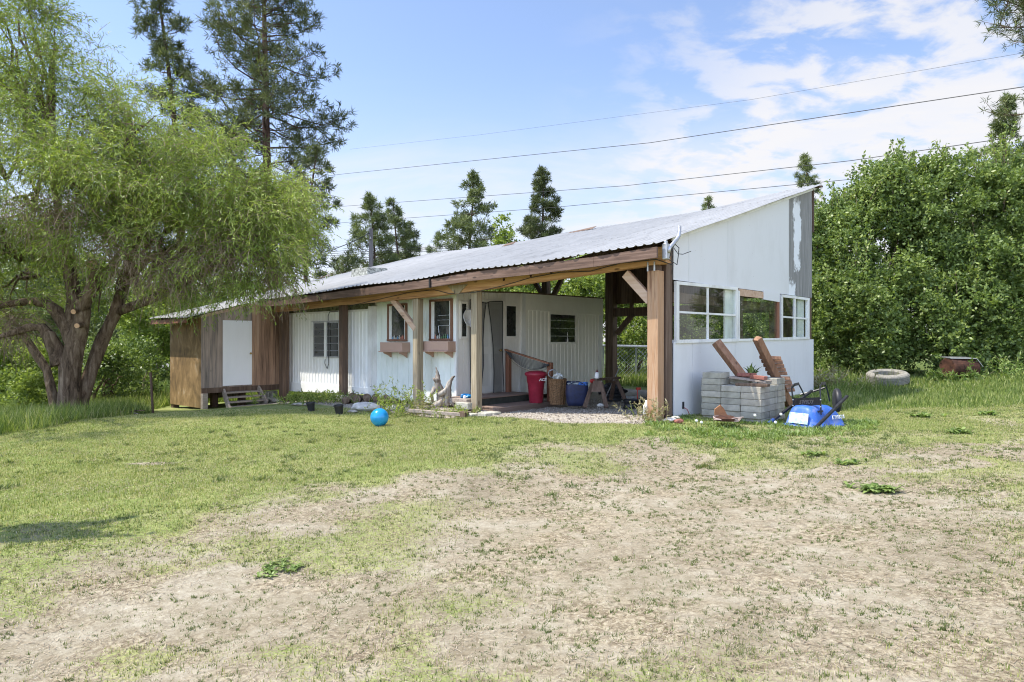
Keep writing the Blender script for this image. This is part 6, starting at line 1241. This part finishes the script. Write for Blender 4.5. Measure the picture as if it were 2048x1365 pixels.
lumber(905, 800, 13.7, 940, 803, 13.35, .2, .09, 'stair', 'grey ledge board under the bright blue bag'); lumber(915, 811, 13.3, 940, 813, 13.1, .14, .13, 'concrete', 'pale block edging just left of the grey porch post', 'edging_block')
PGp = 'paving blocks at the foot of the grey porch post'
for (x, y, D_, w, label) in ((941, 830, 12.55, .24, 'paving block left of the foot of the second porch post'), (970, 830, 12.5, .22, 'paving block right of the foot of the second porch post'), (985, 822, 12.9, .3, 'larger pale paving block beside the corner of the porch deck'), (966, 813, 13.3, .16, 'pinkish block against the back of the second porch post')):
    mb = MB(); c = At(x, y, D_); mb.box((c.x, c.y, float(gz(c.x, c.y))+.02), (w, .2, .09), ROTB); o = mb.build('paving_block', M['concrete'], None, tuple(c), bevel=.008); tag(o, label, 'paving block', PGp)
# ---- log edging, flat stone, pots, cinder blocks
LGp = 'short logs edging the bed by the dark post'
for i, (x, y, w, h) in enumerate(((694, 806, 26, 17), (714, 803, 24, 19), (734, 801, 22, 18), (752, 800, 20, 17), (772, 803, 24, 18), (790, 806, 22, 14), (704, 795, 18, 14), (762, 812, 18, 10))):
    D_ = 15.6; c = At(x, y+4, D_); mb = MB(); d_ = ROTB @ Vector((.5+.5*random.random(), -.6, .25*random.random())); d_.normalize(); L_ = w*D_/F*.9; mb.tube([c-d_*L_/2+Vector((0, 0, h*D_/F*.45)), c+d_*L_/2+Vector((0, 0, h*D_/F*.45))], [h*D_/F*.5, h*D_/F*.45], 10)
    o = mb.build('short_log', M['bark'], None, tuple(c)); tag(o, ('first', 'second', 'third', 'fourth', 'fifth', 'sixth', 'upper', 'lower')[i]+(' short log from the left in the row behind the blue ball' if i < 6 else ' loose short log lying against the row behind the blue ball'), 'log', LGp)
stone(731, 823, 58, 20, 'broad flat pale stone lying in front of the short logs', 'stonegrey', sc=(1, .5), group='stones beside the blue ball'); stone(783, 822, 26, 12, 'rounded pale stone just right of the blue ball', 'stonegrey', group='stones beside the blue ball'); stone(705, 826, 20, 7, 'small tan stone left of the broad flat stone', 'stone', group='stones beside the blue ball'); stone(600, 812, 34, 7, 'low tan stone on the sandy strip left of the pots', 'stone', group='stones on the sandy strip'); stone(553, 806, 26, 10, 'flat grey stone at the foot of the post beside the steps', 'stone', group='stones on the sandy strip')
for (x, y, w, h, label) in ((623, 823, 17, 18, 'small black nursery pot left of the dark post'), (679, 829, 19, 19, 'black nursery pot in front of the dark post')):
    D_ = Gd(x, y); c = At(x, y, D_); s_ = D_/F; mb = MB(); mb.lathe([(w*.36*s_, 0), (w*.47*s_, h*.85*s_), (w*.53*s_, h*.86*s_), (w*.53*s_, h*s_), (w*.46*s_, h*s_), (w*.42*s_, h*.8*s_), (.01, h*.78*s_)], tuple(c), 18); o = mb.build('nursery_pot', M['blackpl'], None, tuple(c)); o.rotation_euler = (R(6), R(-5), 0); tag(o, label, 'plant pot', 'black nursery pots')
CG = 'hollow cinder blocks under the shed'
for i, (du, dv, z, label) in enumerate(((-.14, -.42, -.47, 'hollow cinder block nearest the corner post beside the steps'), (.12, -.55, -.47, 'hollow cinder block lying behind the right stringer of the steps'), (.0, -.35, -.28, 'topmost hollow cinder block beside the shed steps'))):
    L_ = B(USH+.06+du, Sp(548, 795)[0]+dv+.35, z); mb = MB(); w, d, h = .40, .19, .19
    for (x0, x1, y0, y1) in ((-w/2, w/2, -d/2, -d/2+.03), (-w/2, w/2, d/2-.03, d/2), (-w/2, -w/2+.035, -d/2+.03, d/2-.03), (-.02, .02, -d/2+.03, d/2-.03), (w/2-.035, w/2, -d/2+.03, d/2-.03)):
        mb.hexa([(x0, 0, y0), (x1, 0, y0), (x1, 0, y1), (x0, 0, y1)], [(x0, h, y0), (x1, h, y0), (x1, h, y1), (x0, h, y1)])
    o = mb.build('cinder_block', M['concrete'], None, (0, 0, 0)); o.location = L_; o.rotation_euler = (0, 0, R(48)+i*.2); tag(o, label, 'cinder block', CG)
# sticks in the long grass
for i, (x0, y0, x1, y1, label) in enumerate(((236, 829, 276, 833, 'longer pale stick lying in the grass right of the willow'), (250, 832, 290, 826, 'darker stick crossing the pale one in the grass'))):
    D_ = Gd(260, 830); mb = MB(); mb.tube([At(x0, y0-5, D_), At((x0+x1)/2, (y0+y1)/2-7, D_+.1), At(x1, y1-5, D_)], [.02, .016, .01], 6); o = mb.build('fallen_stick', M['drift'] if i == 0 else M['bark'], None, tuple(At(x0, y0, D_))); tag(o, label, 'stick', 'fallen sticks in the grass')
# ---- weeds, each a thing
WGp = 'broadleaf weeds on the bare yard'
for i, (x, y, w, n, L, label) in enumerate(((545, 1140, 105, 60, .085, 'dark leafy weed patch alone on the left foreground dirt'), (1628, 912, 60, 34, .15, 'leafy weed clump just below the weedy strip by the wheelbarrow'), (1690, 928, 70, 30, .13, 'weed clump right of and below the first by the wheelbarrow'), (1752, 985, 100, 60, .17, 'biggest leafy weed on the right side of the bare yard'), (1922, 868, 60, 30, .2, 'star shaped weed in the grass in front of the drum'), (1850, 835, 60, 34, .22, 'tall spreading weed in the grass between the tyre and the wheelbarrow'), (1975, 830, 50, 24, .2, 'weed tuft near the right edge of the grass'), (948, 880, 20, 10, .08, 'tiny weed on the lawn straight below the second porch post'), (1060, 884, 34, 14, .07, 'low flat weed on the lawn in front of the gravel'))):
    D_ = Gd(x, y); c = At(x, y, D_); wm = w*D_/F/2; P = []
    r0 = root('broadleaf_weed', tuple(c), label, 'weed', WGp); P = []
    for q in range(max(5, int(n/3))):
        cx2 = c.x+rng.normal()*wm*.42; cy2 = c.y+rng.normal()*wm*.30*(1.3 if i == 0 else 1); bz0 = float(gz(cx2, cy2))
        for k in range(9):
            a = rng.random()*6.283; el = .45+1.3*rng.random(); d = np.array([math.cos(a), math.sin(a), el]); d /= np.linalg.norm(d); l = L*.75*(.4+.7*rng.random()); s2 = np.cross(d, [0, 0, 1]); s2 /= np.linalg.norm(s2); pr_ = np.array([cx2, cy2, bz0]); wv = l*.30
            for kk in range(3): d2 = d+np.array([0, 0, -.45*kk]); d2 /= np.linalg.norm(d2); nx_ = pr_+d2*l/3; w0, w1 = wv*(.3, .8, .9)[kk]*.5, wv*(.8, .9, .1)[kk]*.5; P.append([pr_-s2*w0, pr_+s2*w0, nx_+s2*w1, nx_-s2*w1]); pr_ = nx_
    bulk('rosette', np.array(P), M['weed'], r0)
# weedy strip by the wheelbarrow and blocks, stuff
n = 5200; X = []; 
xs_ = 1290+(1760-1290)*rng.random(n); ys_ = 840+rng.random(n)**1.7*58; ys_ = ys_+np.where(xs_ > 1540, 8, 0)
Pw = []
for x, y in zip(xs_, ys_):
    D_ = 1.36*F/(y-CY); p0 = np.array([(x-CX)/F*D_, D_, 0]); uu, vv2 = uv_of(p0[0], p0[1])
    if us-.05 < uu < uL_+.05 and vv2 > vs0-.08: continue
    if uu < 1.0 and vv2 > 0 and uu > -.2: continue
    if float(fbm(np.array(p0[0]), np.array(p0[1]), 2.2, 3, 12)) < .42+.16*rng.random()+.10*(y-842)/50: continue
    p0[2] = float(gz(p0[0], p0[1])); hgt = .035+.075*rng.random()**1.5
    for k in range(7):
        a = rng.random()*6.283; d = np.array([math.cos(a)*.7, math.sin(a)*.7, .35+.9*rng.random()]); d /= np.linalg.norm(d); s2 = np.cross(d, [0, 0, 1]); s2 /= np.linalg.norm(s2)+1e-6; l = hgt*(.6+.6*rng.random()); w = l*.09; Pw.append([p0-s2*w*.4, p0+s2*w*.4, p0+d*l*.7+s2*w, p0+d*l+np.array([0, 0, -.01])])
tag(bulk('weedy_strip', np.array(Pw), M['weed']), 'dense low green weeds along the foot of the blocks and wheelbarrow', 'weeds', kind='stuff')
# dandelion clocks
for i, (x, y, label) in enumerate(((1393, 842, 'white dandelion clock nearest the concrete footing'), (1403, 845, 'white dandelion clock in the weeds left of the stack'), (1510, 831, 'white dandelion clock in front of the right end of the stack'), (1551, 845, 'white dandelion clock beside the wheelbarrow handle'), (1562, 829, 'white dandelion clock just above the wheelbarrow grip'))):
    D_ = 9.75; c = At(x, y, D_); g0 = float(gz(c.x, c.y)); dd = root('dandelion', (c.x, c.y, g0), label, 'dandelion', 'dandelion clocks'); mb = MB(); mb.tube([(c.x, c.y, g0), tuple(c)], .004, 4); mb.build('stem', M['weed'], dd); mb = MB(); mb.lathe([(.001, -.022), (.016, -.016), (.023, 0), (.016, .016), (.001, .022)], tuple(c), 10); mb.build('seed_head', plain('dandelion_fluff_%d' % i, (.7, .7, .66), .9), dd)
# weeds and tall stems by the posts
def stemweed(x, y, D, n, H, spread, label, mat='weed', dry=.25, leaf=.05, cat='weed'):
    c = At(x, y, D); g0 = float(gz(c.x, c.y)); r0 = root('tall_weed', (c.x, c.y, g0), label, cat, 'tall weeds by the porch posts'); P = []; S = []
    for i in range(n):
        a = rng.random()*6.283; b = np.array([c.x+rng.normal()*spread*.35, c.y+rng.normal()*spread*.3, g0]); d = np.array([math.cos(a)*.35, math.sin(a)*.35, 1.0]); h = H*(.45+.6*rng.random()); p = b
        for k in range(6):
            d = d+rng.normal(size=3)*.10+np.array([math.cos(a)*.06, math.sin(a)*.06, -.05]); d /= np.linalg.norm(d); q = p+d*h/6; s2 = np.cross(d, rng.normal(size=3)); s2 = s2/np.linalg.norm(s2)*.004; S.append([p-s2, p+s2, q+s2*.7, q-s2*.7])
            for kk in range(5):
                dl = d*.5+rng.normal(size=3)*.6; dl /= np.linalg.norm(dl); P.append(leaves(np.array([p+(q-p)*rng.random()]), np.array([dl]), leaf*(.6+.8*rng.random()), leaf*.3)[0])
            p = q
    bulk('leaves', np.array(P), M[mat], r0); bulk('stems', np.array(S), M['drygrass'], r0); return r0
stemweed(800, 822, 13.2, 46, .80, .75, 'tall bushy weed left of the third porch post', 'bush2', leaf=.07)
stemweed(843, 818, 13.3, 16, .50, .4, 'thin dry weed at the foot of the third porch post', 'drygrass')
stemweed(900, 820, 12.9, 40, .28, .8, 'low green weeds in front of the driftwood stump', 'bush2', leaf=.045)
stemweed(925, 822, 12.8, 14, .30, .3, 'small weeds beside the pale edging block', 'bush2', leaf=.04)
stemweed(600, 806, 16.2, 50, .36, 1.1, 'green weed bed under the jalousie window', 'bush2', leaf=.07)
stemweed(645, 806, 16.0, 50, .36, 1.1, 'green weed bed left of the dark post pier', 'bush2', leaf=.07)
stemweed(712, 798, 15.6, 16, .35, .5, 'thin weeds behind the log edging', 'weed', leaf=.05)
stemweed(1300, 836, 10.3, 16, .45, .35, 'long pale grass stems at the foot of the orange corner post', 'drygrass', leaf=.06)
stemweed(1278, 828, 11.2, 8, .32, .3, 'few thin weeds on the gravel left of the orange corner post', 'weed', leaf=.03)
stemweed(1640, 760, 17.5, 24, .7, 1.2, 'tall arching grass at the far corner of the gable wall', 'drygrass', leaf=.12)
stemweed(1905, 765, 17.5, 20, .35, .9, 'leafy weeds in front of the rusty drum', 'weed', leaf=.12)
stemweed(2010, 760, 17.5, 30, .8, 1.4, 'tall weeds by the bush at the right edge', 'weed', leaf=.12)
